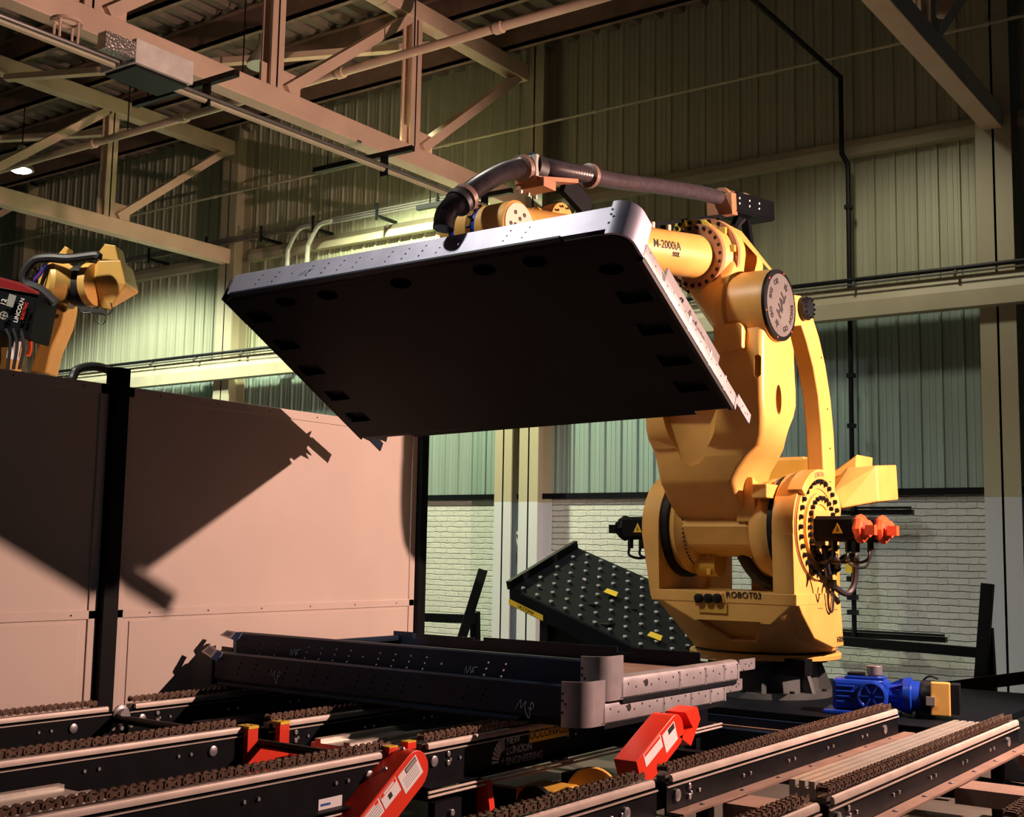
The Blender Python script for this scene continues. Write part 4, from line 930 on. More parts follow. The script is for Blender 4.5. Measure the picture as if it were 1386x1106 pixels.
# ================================================================ sheet metal panels
PU, PV = 3.31, 1.87
def build_panel(name, label, X, seed=0, skew=True):
    """X maps panel space (u along the long side, v across, w up) to the world"""
    rnd = random.Random(seed)
    o = X @ Vector((PU/2, PV/2, 0))
    t = thing(name, label, 'panel', tuple(o))
    def PB(): return B(X)
    def P(n, b, m, par=None, **k): return obj(n, b, m, par or t, **k)
    b = PB()
    out = [(.0, .10), (.05, .02), (.12, 0)] + [(PU-.20, 0)] + [(PU-.20+.20*math.sin(a), .20-.20*math.cos(a)) for a in [k*PI/12 for k in range(1, 7)]]
    out += [(PU, PV-.04), (PU-.30, PV-.04), (PU-.30, PV), (.55, PV), (.50, PV-.05), (0, PV-.05)]
    b.prism(out, 2, 0, .008); sh = P('sheet', b, 'under', smooth=0)
    c = PB()
    for u, vv in ((.52, .13), (.91, .13), (1.55, .13), (2.22, .13), (2.6, .13), (3.06, .30)): c.loft([[(u+.085*math.cos(a), vv+.055*math.sin(a), w) for a in [k*PI/10 for k in range(20)]] for w in (-.05, .05)])
    for v in (.24, .57, .90, 1.24, 1.54):
        c.box((.08, v-.065, -.05), (.28, v+.065, .05))
        if v > .3: c.box((PU-.32, v-.065, -.05), (PU-.10, v+.065, .05))
    cut(sh, c)
    # ribs on top of the sheet
    for v in (.55, .95, 1.35):
        b = PB(); b.box((.35, v, .008), (PU-.40, v+.09, .05)); P('stiffener', b, 'navy', smooth=0, bevel=.006)
    # upper skin of the tray
    b = PB(); b.box((.03, .045, .052), (PU-.03, PV-.06, .060)); P('inner_tray', b, 'flatsteel', smooth=0)
    b = PB(); b.box((.035, .05, .044), (PU-.035, PV-.065, .051)); P('under_skin', b, 'under', smooth=0)
    # near long flange, perforated, with a rolled lip
    b = PB(); b.prism([(-.0, .045), (-.0, .228), (.02, .238), (.06, .238), (.06, .228), (.012, .223), (.012, .045)], 0, .03, PU-.15)
    fl_ = P('long_flange', b, 'galv' if skew else 'navy', smooth=0)  # same flange metal throughout; the stack's shade is painted in as navy
    us = [.30, .46, .78, .92, 1.06, 1.20, 1.48, 1.62, 1.76, 1.90, 2.42, 2.56]
    c = PB()
    for u in us:
        for w in (.095, .135, .175): c.cyl((u+(w-.135)*.4, -.05, w), (u+(w-.115)*.5, .05, w), .0085, 6)
    for u in (.62, 1.34, 2.05): c.cyl((u, -.05, .14), (u, .05, .14), .0085, 6)
    cut(fl_, c)
    b = PB(); b.box((.03, .028, .0), (PU-.18, .04, .075)); P('flange_return', b, 'black_metal', smooth=0)
    b = PB(); b.prism([(-.035, .0), (-.035, .022), (-.004, .03), (.04, .03), (.04, 0)], 0, .10, PU-.45); P('rolled_lip', b, 'navy', smooth=0, bevel=.004)
    # right front corner casting, rounded
    b = PB(); R_ = .13
    path = [(PU-.15, -.012), (PU-R_, -.012)] + [(PU-R_+R_*math.sin(a), R_-.012-R_*math.cos(a)) for a in [k*PI/16 for k in range(1, 9)]] + [(PU, .24)]
    inner = [(PU-.15, .004), (PU-R_, .004)] + [(PU-R_+(R_-.016)*math.sin(a), R_-.012-(R_-.016)*math.cos(a)) for a in [k*PI/16 for k in range(1, 9)]] + [(PU-.016, .24)]
    b.loft([[(x, y, -.005) for x, y in path+inner[::-1]], [(x, y, .262) for x, y in path+inner[::-1]]])
    cc = P('corner_cover', b, 'galv' if skew else 'flangegrey', smooth=30)
    many('hole', cc, [X @ Vector(p) for p in ((PU-.14, -.013, .19), (PU-.14, -.013, .15), (PU-.14, -.013, .08), (PU-.12, -.012, .13))], X.to_3x3() @ Vector((0, -1, 0)), .009, .002, 'ink', 6)
    # right end flange: bullnose channel, with a flat tongue beyond the far edge
    def endfl(u0, s):
        b = PB(); H = .135
        prof = [(0, .0), (0, H-.04), (.012*s, H-.012), (.035*s, H), (.075*s, H), (.09*s, H-.02), (.09*s, H-.04), (.018*s, H-.03), (.014*s, 0)]
        b.loft([[(u0+(-a), v, w) for a, w in prof] for v in (.22, PV-.02)]); e = P('end_flange', b, 'flangegrey' if s > 0 else 'navy', smooth=30)
        b = PB(); b.box((u0-.012*s, PV-.02, .055), (u0-.0, PV+.24, .135)); P('tongue', b, 'flangegrey' if s > 0 else 'navy', e, smooth=0)
        if s > 0:
            many('hole', e, [X @ Vector((u0, .30+k*.095, .06 if k % 2 else .085)) for k in range(20)]+[X @ Vector((u0, v, .1)) for v in (PV+.08, PV+.18)], X.to_3x3() @ Vector((1, 0, 0)), .008, .0015, 'ink', 6)
            many('slot', e, [X @ Vector((u0, .52, .075))], X.to_3x3() @ Vector((1, 0, 0)), .024, .0015, 'ink', 12)
            b = PB(); b.box((u0-.03, .24, -.03), (u0-.002, PV-.06, .0)); P('lower_rail', b, 'black_metal', e, smooth=0)
            for v in (.95, 1.32, 1.6):
                b = PB(); b.box((u0-.012, v, .0), (u0+.001, v+.022, .115)); P('weld_band', b, 'steel', e, smooth=0)
        return e
    endfl(PU, 1); endfl(0.0, -1)
    # left end: stepped tabs
    b = PB(); b.prism([(.0, .0), (.0, .19), (.10, .21), (.10, .17), (.16, .17), (.16, .20), (.30, .18), (.30, .0)], 0, -.004, .006)
    P('left_corner_tab', b, 'navy', smooth=0)
    # far long flange with notched upper edge and corner tabs
    b = PB(); pr = [(.0, 0), (.0, .17), (.22, .17), (.22, .12), (.34, .12), (.34, .16), (.9, .16), (.9, .14), (1.0, .14), (1.0, .17), (2.3, .17), (2.3, .13), (2.42, .13), (2.42, .17), (PU-.3, .17), (PU-.3, .11), (PU, .11), (PU, 0)]
    b.prism(pr, 1, PV-.055, PV-.045); P('far_flange', b, 'navy', smooth=0)
    b = PB(); b.prism([(-.02, PV-.06), (.06, PV+.06), (.12, PV-.01), (.20, PV+.07), (.26, PV+.0), (.5, PV-.0), (.5, PV-.06)], 2, .02, .03); P('notched_tab', b, 'navy', smooth=0)
    return t
def frame_from(o, pu, pv):
    u = (pu-o).normalized(); v = pv-o; v = (v-u*v.dot(u)).normalized(); w = u.cross(v)
    m = Matrix((u, v, w)).transposed().to_4x4(); return Matrix.Translation(o) @ m
LP = [Vector(p) for p in ((-6.864, 5.939, 3.532), (-3.561, 6.14, 3.634), (-3.67, 7.771, 2.73), (-6.972, 7.57, 2.628))]
XL = frame_from(LP[0], LP[1], LP[3])
lifted = build_panel('sheet_metal_panel', 'dark sheet metal panel held up in the air by the big yellow robot', XL, 1)
xd, yd = XL.to_3x3() @ Vector((1, 0, 0)), XL.to_3x3() @ Vector((0, 0, 1))
def scribble(t, X, u, w, pts, s=.05):
    b = B(X); b.tube([(u+a*s, -.003, w+c*s) for a, c in pts], .0022, 5); obj('chalk_mark', b, 'chalk', t)
NT = [(0, 0), (.3, .9), (.5, .1), (1.0, 1.0), (1.1, .1), (1.5, .9), (1.5, .2), (1.4, .8), (2.2, 1.0)]
MP = [(0, 0), (.7, 1.1), (.8, .2), (1.5, 1.0), (1.4, .1), (2.0, -.9), (2.3, .9), (2.7, .6), (2.3, .1), (1.9, .3)]
scribble(lifted, XL, .70, .10, NT)
XS1 = Matrix.Translation((-7.215, 6.31, .713)) @ Matrix.Rotation(math.radians(-1.0), 4, 'Z')
XS2 = Matrix.Translation((-7.20, 6.50, .851)) @ Matrix.Rotation(math.radians(-1.0), 4, 'Z')
s1 = build_panel('sheet_metal_panel', 'lower one of the two dark sheet metal panels stacked on the chain conveyor', XS1, 2, False)
s2 = build_panel('sheet_metal_panel', 'upper one of the two dark sheet metal panels stacked on the chain conveyor', XS2, 3, False)
scribble(s1, XS1, .62, .10, MP, .045); scribble(s1, XS1, 2.82, .07, MP, .05); scribble(s2, XS2, .62, .10, NT, .05); scribble(s2, XS2, 2.25, .09, NT, .05)
def paper(t, yy, pts):
    q = [at(px, py, 1, yy) for px, py in pts]; n = Vector((0, -.004, .001))
    b = B(); b.loft([q, [p+n for p in q]]); o = obj('paper_tag', b, 'paper', t, smooth=0, label='white paper tag with a blue end')
    q2 = [q[1]*.35+q[2]*.65, q[2], q[3], q[0]*.35+q[3]*.65]
    b = B(); b.loft([[p+n for p in q2], [p+n*1.6 for p in q2]]); obj('blue_print', b, 'bluetag', o, smooth=0)
    for j in range(3):
        f = .3+.2*j; a_ = (q[0]*(1-f)+q[1]*f); e_ = (q[3]*(1-f)+q[2]*f); s0 = a_*.9+e_*.1+n; s1_ = a_*.5+e_*.5+n
        b = B(); b.bar(s0, s1_, .006, .003, up=(0, 1, 0)); obj('print_line', b, 'ink', o, smooth=0)
paper(s1, 6.28, ((273, 882), (284, 873), (302, 884), (294, 896)))
paper(s2, 6.46, ((298, 860), (308, 853), (328, 857), (321, 868)))
# gripper between wrist and lifted panel (part of the robot's tooling)
b = B(XL); b.box((.9, .55, .30), (2.9, .67, .42)); b.box((.9, 1.25, .30), (2.9, 1.37, .42)); b.box((1.2, .45, .30), (1.32, 1.5, .42)); b.box((2.45, .45, .30), (2.57, 1.5, .42))
gr = obj('gripper_frame', b, 'black', rob, smooth=0, bevel=.008)
for u in (1.0, 1.6, 2.2, 2.8):
    for v in (.61, 1.31):
        b = B(XL); b.lathe((u, v, .068), (0, 0, 1), [(0, .075), (.03, .05), (.06, .03), (.24, .03)], 18); obj('suction_cup', b, 'rubber', gr)
wl = RX @ Vector((dc.x, dc.y, dc.z)); ctr = XL @ Vector((1.88, .85, .36))
b = B(); b.bar(RX @ Vector((.15, -3.42, 4.0)), ctr, .24, .24); obj('wrist_adapter', b, 'yellow', rob, smooth=0, bevel=.02)
q = [XL @ Vector(p) for p in ((3.14, .42, .22), (3.26, .42, .30), (3.26, 1.55, .30), (3.14, 1.55, .22))]
b = B(XL); b.box((3.09, .88, .34), (3.105, 1.86, .50)); gp = obj('name_plate', b, 'plate', gr, smooth=0, label='bare steel plate with black lettering')
b = B(XL); b.box((2.55, .92, .38), (3.09, .98, .42)); b.box((2.55, 1.30, .38), (3.09, 1.36, .42)); obj('plate_bracket', b, 'black', gr, smooth=0)
vd = XL.to_3x3() @ Vector((0, 1, 0)); wdn = XL.to_3x3() @ Vector((0, 0, 1)); ud = XL.to_3x3() @ Vector((1, 0, 0))
text('lettering', 'Acieta', .13, XL @ Vector((3.107, 1.42, .415)), vd, wdn, 'ink', gp, depth=.003, bold=.003)
b = B(XL); b.tube([(3.108, 1.10, .39), (3.108, 1.13, .44), (3.108, 1.16, .45), (3.108, 1.15, .40), (3.108, 1.18, .38)], .008, 6); obj('round_mark', b, 'ink', gp)

# ================================================================ chain conveyors
ZW = .66
def chain_mesh(x, y0, y1, z, p=.0508):
    b = B(); n = int((y1-y0)/p); r = .024
    for i in range(n):
        y = y0+i*p
        b.loft([[(x-.020, y+.013*math.cos(a), z+.013*math.sin(a)) for a in [k*PI/3 for k in range(6)]], [(x+.020, y+.013*math.cos(a), z+.013*math.sin(a)) for a in [k*PI/3 for k in range(6)]]])
        b.loft([[(x-.034, y+.008*math.cos(a), z+.008*math.sin(a)) for a in [k*PI/3 for k in range(6)]], [(x+.034, y+.008*math.cos(a), z+.008*math.sin(a)) for a in [k*PI/3 for k in range(6)]]])
        o = .018 if i % 2 else .024
        for s in (-1, 1):
            prof = [(-r*.9, 0), (-r*.6, r*.75), (0, r*.85), (p/2, r*.38), (p, r*.85), (p+r*.6, r*.75), (p+r*.9, 0), (p+r*.6, -r*.75), (p, -r*.85), (p/2, -r*.38), (0, -r*.85), (-r*.6, -r*.75)]
            xa = x+s*o; b.loft([[(xa, y+u, z+w) for u, w in prof], [(xa+s*.005, y+u, z+w) for u, w in prof]])
    return b
def rail(t, x, y0, y1, deep=.20, wear=(0, 0)):
    b = B(); b.box((x-.05, y0, ZW-.03-deep), (x-.042, y1, ZW-.03)); b.box((x+.030, y0, ZW-.035-deep), (x+.042, y1, ZW-.035)); b.box((x-.05, y0, ZW-.04), (x+.042, y1, ZW-.03))
    b.box((x+.042, y0, ZW-.035-deep), (x+.10, y1, ZW-.027-deep))
    r = obj('rail_beam', b, 'railblack', t, smooth=0)
    b = B(); b.box((x-.024, y0+.02, ZW-.03), (x+.024, y1-.02, ZW+.0)); obj('chain_guide', b, 'conduit', r, smooth=0)
    b = B(); b.prism([(x+.034, ZW-.028), (x+.034, ZW+.0), (x+.038, ZW+.006), (x+.050, ZW+.002), (x+.055, ZW-.010), (x+.055, ZW-.028)], 1, y0+wear[0]+.04, y1-.04-wear[1]); obj('wear_strip', b, 'wear', r, smooth=30)
    b = B(); b.bar((x+.047, y0, ZW-.05), (x+.047, y1, ZW-.05), .008, .006); obj('edge_trim', b, 'wear', r, smooth=0)
    obj('chain', chain_mesh(x, y0+.05, y1-.09, ZW+.030), 'chain', r, smooth=30)
    pts = []
    y = y0+.25
    while y < y1-.2:
        pts += [(x+.042, y, ZW-.11), (x+.042, y+.09, ZW-.11)]; y += .62
    many('bolt', r, pts, (1, 0, 0), .011, .010, 'steel', 6)
    many('shaft_end', r, [(x+.042, y0+.10, ZW-.10), (x+.042, y1-.30, ZW-.11)], (1, 0, 0), .030, .014, 'steel', 16)
    many('bolt', r, [(x+.042, y0+.23, ZW-.075), (x+.042, y0+.23, ZW-.125)], (1, 0, 0), .016, .012, 'steel', 8)
    return r
def sprocket(r, x, y):
    b = B(); b.lathe((x+.042, y, ZW-.06), (1, 0, 0), [(0, .065), (.02, .065), (.03, .045), (.06, .04), (.06, .026)], 24); obj('bearing', b, 'steel', r)
    many('bolt', r, [(x+.062, y+dy, ZW-.06+dz) for dy, dz in ((.0, -.085), (.075, -.075), (-.07, -.08))], (1, 0, 0), .016, .014, 'steel', 8)
def legs(t, xs, ys, w=.07, foot=True):
    for x in xs:
        for y in ys:
            b = B(); b.box((x-w/2, y-w/2, .012), (x+w/2, y+w/2, ZW-.18)); l = obj('leg', b, 'black', t, smooth=0)
            b = B(); b.box((x-w, y-w, 0), (x+w, y+w, .014)); obj('foot_plate', b, 'black', l, smooth=0)
G1 = (-7.04, -5.70, -4.48); G2 = (-2.97, -2.15, -1.34)
# near left
t = thing('chain_conveyor', 'near left chain conveyor with three black rails in the foreground at the lower left', 'conveyor', (-5.7, 3.6, 0))
for x in G1: r = rail(t, x, 2.0, 5.28)
nl = t
legs(t, (G1[0], G1[1], G1[2]), (2.5, 4.9))
for y in (2.6, 4.7):
    b = B(); b.box((G1[0], y-.04, .22), (G1[2], y+.04, .30)); obj('cross_member', b, 'black', t, smooth=0)
sprocket(t, G1[0], 5.34)
b = B(); b.tube([(G1[0]+.04, 5.30, ZW-.08), (G1[1]-.06, 5.30, ZW-.08)], .028, 12); obj('drive_shaft', b, 'black_metal', t)
b = B(); b.tube([(G1[1]+.04, 5.30, ZW-.10), (G1[2]-.06, 5.30, ZW-.10)], .028, 12); obj('drive_shaft', b, 'black_metal', t)
b = B(); b.box((G1[1]+.24, 2.0, .50), (G1[1]+.66, 3.80, .54)); b.box((G1[1]+.27, 2.0, .54), (G1[1]+.32, 3.80, .56)); b.box((G1[1]+.52, 2.0, .54), (G1[1]+.57, 3.80, .56))
obj('slotted_beam', b, 'alu', t, smooth=0)
# red guards
def guard(t, pts, x0, x1, name='chain_guard', lab=None):
    b = B(); b.prism(pts, 0, x0, x1); return obj(name, b, 'red', t, smooth=25, bevel=.006, label=lab)
x = G1[1]
b = B(); b.prism([(5.20, .66), (5.28, .66), (5.28, .58), (5.34, .52), (5.46, .52), (5.46, .66), (5.54, .66), (5.54, .40), (5.42, .34), (5.34, .30), (5.20, .30)], 0, x+.06, x+.10); g_ = obj('chain_guard', b, 'red', t, smooth=0)
for y in (5.20, 5.46):
    b = B(); b.box((x+.0, y, .655), (x+.105, y+.08, .672)); obj('guard_cap', b, 'bright_yellow', g_, smooth=0); many('screw', g_, [(x+.03, y+.04, .672), (x+.08, y+.04, .672)], (0, 0, 1), .008, .003, 'ink', 6)
many('bolt', g_, [(x+.10, 5.30, .36), (x+.10, 5.40, .38)], (1, 0, 0), .014, .01, 'steel', 6)
# the big sloping guard in the foreground: traced on its own plane
def slope_guard(t, X0, wd, P0, P1, rad, lab):
    """stadium shaped box: P0 top centre, P1 bottom centre in the (y, z) plane at x=X0, width wd towards -x"""
    p0, p1 = Vector((0, *P0)), Vector((0, *P1)); d = (p1-p0).normalized(); n = Vector((0, -d.z, d.y))
    prof = [(p0+(-d*math.sin(a)+n*math.cos(a))*rad) for a in [k*PI/10 for k in range(11)]] + [p1-n*rad, p1+n*rad]
    b = B(); b.prism([(p.y, p.z) for p in prof], 0, X0-wd, X0); g = obj('chain_guard', b, 'red', t, smooth=30, bevel=.004, label=lab)
    if n.y < 0: n = -n
    def lab_(u0, u1, v0, v1, m, e=.002):
        q = [p0+d*u+n*v for u, v in ((u0, v0), (u1, v0), (u1, v1), (u0, v1))]
        b = B(); b.loft([[(X0+e-.002, p.y, p.z) for p in q], [(X0+e, p.y, p.z) for p in q]]); return obj('label_part' if m != 'paper' else 'warning_label', b, m, g, smooth=0)
    return g, lab_, p0, d, n
Pt = at(563, 1043, 0, G1[2]+.20); Pb = at(494, 1131, 0, G1[2]+.20)
g, lab_, p0, d, n = slope_guard(t, G1[2]+.20, .16, (Pt.y, Pt.z), (Pb.y, Pb.z), .105, 'big sloping red chain guard with white warning labels')
lab_(-.04, .13, -.075, .045, 'paper'); lab_(-.03, .07, -.07, -.04, 'ink', .003); lab_(-.025, .065, -.065, -.045, 'alu', .004)
lab_(.145, .29, -.09, -.0, 'paper'); lab_(.15, .285, -.088, -.066, 'red', .003); lab_(.17, .26, -.083, -.071, 'paper', .004); lab_(.21, .24, -.05, -.02, 'ink', .003)
lab_(.30, .52, -.09, -.0, 'paper'); lab_(.31, .51, -.088, -.068, 'red', .003); lab_(.34, .48, -.083, -.072, 'paper', .004)
for k in range(4): lab_(.31, .5, -.06+.014*k, -.057+.014*k, 'conduit', .003)
for k in range(5): lab_(-.02+.0, .11, -.03+.013*k, -.028+.013*k, 'conduit', .003)
c = p0-n*.105
b = B(); b.ball((G1[2]+.12, p0.y-.02, p0.z+.105), .014); b.ball((G1[2]+.12, (p0-n*.105+d*.12).y, (p0-n*.105+d*.12).z), .014); obj('screw', b, 'steel', g)
for px, py in ((531, 1013), (556, 1006)):
    p = at(px, py, 0, G1[2]+.07); b = B(); b.box((G1[2]+.03, p.y-.035, p.z-.03), (G1[2]+.08, p.y+.035, p.z+.005)); gg = obj('guard_tab', b, 'red', t, smooth=0)
    b = B(); b.box((G1[2]+.03, p.y-.035, p.z+.005), (G1[2]+.08, p.y+.035, p.z+.012)); obj('guard_cap', b, 'bright_yellow', gg, smooth=0)
p = at(447, 1089, 0, G1[2]+.044); b = B(); b.box((G1[2]+.042, p.y-.085, p.z-.035), (G1[2]+.045, p.y+.085, p.z+.035)); pl = obj('white_label', b, 'paper', t, smooth=0)
b = B(); b.box((G1[2]+.044, p.y-.07, p.z+.0), (G1[2]+.0465, p.y-.0, p.z+.012)); obj('blue_print', b, 'bluetag', pl, smooth=0)
for z in (.40, .375):
    b = B(); b.tube([(G1[2]+.07, 2.0, z), (G1[2]+.07, 5.25, z)], .008, 6); obj('air_tube', b, 'wear', t)
# far left, carries the stack
t = thing('chain_conveyor', 'far left chain conveyor that carries the two stacked panels', 'conveyor', (-5.7, 7.3, 0))
fl2 = t
for x in G1: rail(t, x, 5.42, 8.95)
legs(t, G1, (5.9, 8.8))
for y in (6.0, 8.6):
    b = B(); b.box((G1[0], y-.04, .22), (G1[2], y+.04, .30)); obj('cross_member', b, 'black', t, smooth=0)
b = B(); b.box((G1[1]+.25, 5.58, .52), (G1[1]+.62, 7.9, .555)); b.box((G1[1]+.28, 5.58, .555), (G1[1]+.33, 7.9, .58)); b.box((G1[1]+.52, 5.58, .555), (G1[1]+.57, 7.9, .58)); obj('slotted_beam', b, 'alu', t, smooth=0)
b = B(); b.box((G1[0]+.35, 5.7, .50), (G1[0]+.60, 8.0, .55)); obj('slotted_beam', b, 'navy', t, smooth=0)
for yy in (5.62, 5.8):
    b = B(); b.tube([(G1[1]+.06, yy, .40), (G1[1]+.06, yy, .46)], .03, 8); obj('red_fitting', b, 'red', t)
xf = G1[2]+.043
p1 = at(716, 996, 0, xf); p2 = at(770, 991, 0, xf)
b = B(); b.box((xf-.002, p1.y, p1.z-.045), (xf+.002, p2.y, p1.z+.045)); yl_ = obj('yellow_label', b, 'bright_yellow', t, smooth=0, label='yellow label with black lettering')
text('lettering', 'UCCONV02B', .078, (xf+.003, (p1.y+p2.y)/2, p1.z), (0, 1, 0), (0, 0, 1), 'ink', yl_, depth=.001)
p = at(685, 1016, 0, xf)
for k, s in enumerate(('NEW', 'LONDON', 'ENGINEERING')): text('lettering', s, .062, (xf+.002, p.y, p.z+.055-.062*k), (0, 1, 0), (0, 0, 1), 'chalk', t, align='LEFT', depth=.001, bold=.001)
c = Vector((xf+.001, p.y-.02, p.z-.06))
for k in range(8):
    a0 = math.radians(90+k*12); a1 = math.radians(98+k*12)
    q = [c+Vector((0, r*math.cos(a)*.95, r*math.sin(a)*1.05)) for r, a in ((.06, a0), (.135, a0), (.135, a1), (.06, a1))]
    b = B(); b.loft([q, [v+Vector((.002, 0, 0)) for v in q]]); obj('fan_logo', b, 'chalk' if k < 2 else 'white', t, smooth=0)
text('lettering', '+', .07, c+Vector((.001, -.015, .0)), (0, 1, 0), (0, 0, 1), 'chalk', t, depth=.001)
b = B(); b.box((xf-.001, p.y-.17, p.z-.125), (xf+.001, p.y-.09, p.z-.108)); obj('print_line', b, 'white', t, smooth=0)
b = B(); b.box((xf-.001, p.y-.085, p.z-.123), (xf+.001, p.y+.10, p.z-.110)); obj('print_line', b, 'bluetag', t, smooth=0)
for z in (.405, .38):
    b = B(); b.tube([(G1[2]+.09, 5.42, z), (G1[2]+.09, 9.1, z)], .008, 6); obj('air_tube', b, 'wear', t)
Pt = at(934, 968, 0, G1[2]+.98); 
Pt = at(915, 990, 0, -3.55); Pb = at(866, 1052, 0, -3.55)
g, lab_, p0, d, n = slope_guard(t, -3.55, .15, (Pt.y, Pt.z), (Pb.y, Pb.z), .10, 'sloping red chain guard under the panel stack')
lab_(.0, .16, -.07, .05, 'paper'); lab_(.01, .09, -.065, -.03, 'ink', .003); lab_(.18, .40, -.09, -.01, 'paper'); lab_(.19, .39, -.088, -.07, 'red', .003)
a, c_ = at(940, 962, 0, -3.55), at(925, 985, 0, -3.55)
b = B(); b.prism([(a.y-.12, a.z), (a.y+.04, a.z+.02), (a.y+.08, a.z-.06), (c_.y+.1, c_.z-.12), (c_.y-.05, c_.z-.05), (a.y-.02, a.z-.10)], 0, -3.68, -3.55); obj('guard_horn', b, 'red', g, smooth=20)
b = B(); b.box((-4.4, 7.6, .32), (-3.6, 7.7, .42)); obj('guard_bracket', b, 'black', t, smooth=0)
# drive unit below
for i, (px, py, x0) in enumerate(((607, 1088, -4.38), (782, 1048, -4.38))):
    p = at(px, py, 0, x0)
    b = B(); b.box((x0-.05, p.y-.12, p.z-.22), (x0, p.y+.12, p.z+.02)); h = obj('hanger_plate', b, 'black', t, smooth=0)
    many('bolt', h, [(x0, p.y+.02, p.z-.05), (x0, p.y+.02, p.z-.14)], (1, 0, 0), .02, .02, 'steel', 8)
p = at(650, 1085, 1, 6.0)
b = B(); b.prism([(p.x-.13, 0.0), (p.x+.15, 0.0), (p.x+.08, .40), (p.x-.06, .40)], 1, 5.95, 6.0); gd = obj('red_stand', b, 'red', t, smooth=0, label='upright red guard plate')
b = B(); b.prism([(p.x-.02, .2), (p.x+.01, .2), (p.x+.01, .32), (p.x-.02, .32)], 1, 5.93, 5.95); obj('dark_slot', b, 'black', gd, smooth=0)
# diamond tread plates between the conveyors
for px, py, w_, d_, lab in ((700, 1050, .55, .6, 'diamond tread plate beside the red stand under the stack'), (1030, 1105, .5, 1.5, 'diamond tread plate between the two right rails')):
    pp = at(px, py, 2, .24) if px < 900 else Vector((-2.56, 6.7, 0))
    b = B(); b.box((pp.x-w_/2, pp.y-d_/2, .22), (pp.x+w_/2, pp.y+d_/2, .235)); tg = thing('tread_plate', lab, 'plate', (pp.x, pp.y, 0)); obj('plate', b, 'tread', tg, smooth=0)
    for sx in (-1, 1):
        b = B(); b.box((pp.x+sx*(w_/2-.05)-.03, pp.y-d_/2, .0), (pp.x+sx*(w_/2-.05)+.03, pp.y+d_/2, .22)); obj('support', b, 'black', tg, smooth=0)
# yellow gear unit behind the near right rail
p = at(745, 1072, 1, 6.6)
t = thing('gear_unit', 'yellow gear unit with a yellow belt wheel on the floor behind the right rails', 'gearbox', (p.x, 6.6, 0))
b = B(); b.box((p.x-.13, 6.4, .02), (p.x+.16, 6.7, p.z+.05)); obj('housing', b, 'yellow_deep', t, smooth=0, bevel=.02)
b = B(); b.lathe((p.x+.05, 6.38, p.z-.05), (0, -1, 0), [(0, .13), (.04, .13), (.05, .06)], 28); obj('cover', b, 'black', t)
text('lettering', 'A3200', .07, (p.x+.05, 6.32, p.z-.03), (1, 0, 0), (0, 0, 1), 'bright_yellow', t)
p = at(800, 1072, 1, 6.9)
b = B(); b.lathe((p.x-.02, 6.95, p.z-.02), (.5, -1, 0), [(0, .17), (.06, .17), (.07, .12)], 32); obj('belt_wheel', b, 'yellow', t)
b = B(); b.tube([(p.x+.2, 7.0, p.z-.02), (p.x+.33, 7.0, p.z+.05), (p.x+.5, 7.05, p.z-.05)], .035, 10); obj('hose', b, 'rubber', t)
b = B(); b.box((p.x-.4, 6.5, 0), (p.x+.4, 7.1, .02)); obj('base_plate', b, 'black', t, smooth=0)
# right conveyors
for y0, y1, lab in ((2.2, 5.36, 'near right chain conveyor in the foreground at the bottom centre'), (5.46, 8.94, 'far right chain conveyor running towards the blue motor')):
    t = thing('chain_conveyor', lab, 'conveyor', (-2.2, (y0+y1)/2, 0))
    for x in G2: rail(t, x, y0, y1, .15)
    legs(t, G2, (y0+.5, y1-.4))
    ys = (6.1, 7.35, 8.8) if y0 > 5 else (3.3, 4.9)
    for y in ys:
        for xa, xb in zip(G2, G2[1:]):
            b = B(); b.box((xa+.1, y-.14, .455), (xb-.05, y+.14, .47)); b.box((xa+.1, y-.14, .38), (xb-.05, y-.13, .455)); obj('cross_plate', b, 'flatsteel', t, smooth=0)
    for x in G2:
        b = B(); b.box((x+.046, y0+.02, .478), (x+.125, y1+(.12 if y0 > 5 else 0), .490)); s_ = obj('side_strip', b, 'flatsteel', t, smooth=0)
        many('bolt', s_, [(x+.085, y0+.3+k*.48, .490) for k in range(int((y1-y0-.3)/.48)+1)], (0, 0, 1), .014, .008, 'steel', 8)
    if y0 > 5:
        x = G2[1]
        b = B()
        for k in range(5): b.box((x-.33+k*.05, 5.9, .61), (x-.33+k*.05+.032, 8.76, .645))
        b.box((x-.33, 5.9, .56), (x-.10, 8.76, .61)); obj('slotted_beam', b, 'alu', t, smooth=0)
        b = B(); b.tube([(G2[1]+.1, 8.0, .36), (G2[2], 8.0, .36)], .014, 8); obj('orange_rod', b, 'orange', t)
        b = B(); b.tube([(G2[0]+.1, 8.0, .36), (G2[1], 8.0, .36)], .014, 8); obj('orange_rod', b, 'orange', t)
        b = B(); b.box((G2[1]+.35, 6.4, .08), (G2[1]+.7, 6.7, .16)); b.box((G2[1]+.40, 6.5, .16), (G2[1]+.48, 6.58, .22)); obj('sensor_block', b, 'navy', t, smooth=0)
# robot platform: dark welded base frame, table and blue gearmotor
t = thing('robot_platform', 'dark steel platform frame carrying the robot pedestal and the blue motor', 'platform', (-4.2, 10.4, 0))
b = B(); b.box((-5.45, 9.35, .44), (-2.55, 12.3, .50)); obj('deck', b, 'tableblack', t, smooth=0, bevel=.006)
b = B(); b.box((-5.45, 9.30, .22), (-2.55, 9.36, .44)); obj('front_beam', b, 'navy', t, smooth=0)
b = B(); b.box((-5.3, 9.16, .16), (-2.9, 9.30, .36)); obj('lower_beam', b, 'navy', t, smooth=0)
for x in (-5.3, -4.2, -2.7):
    for y in (9.5, 12.1):
        b = B(); b.box((x-.08, y-.08, 0), (x+.08, y+.08, .44)); obj('leg', b, 'black', t, smooth=0)
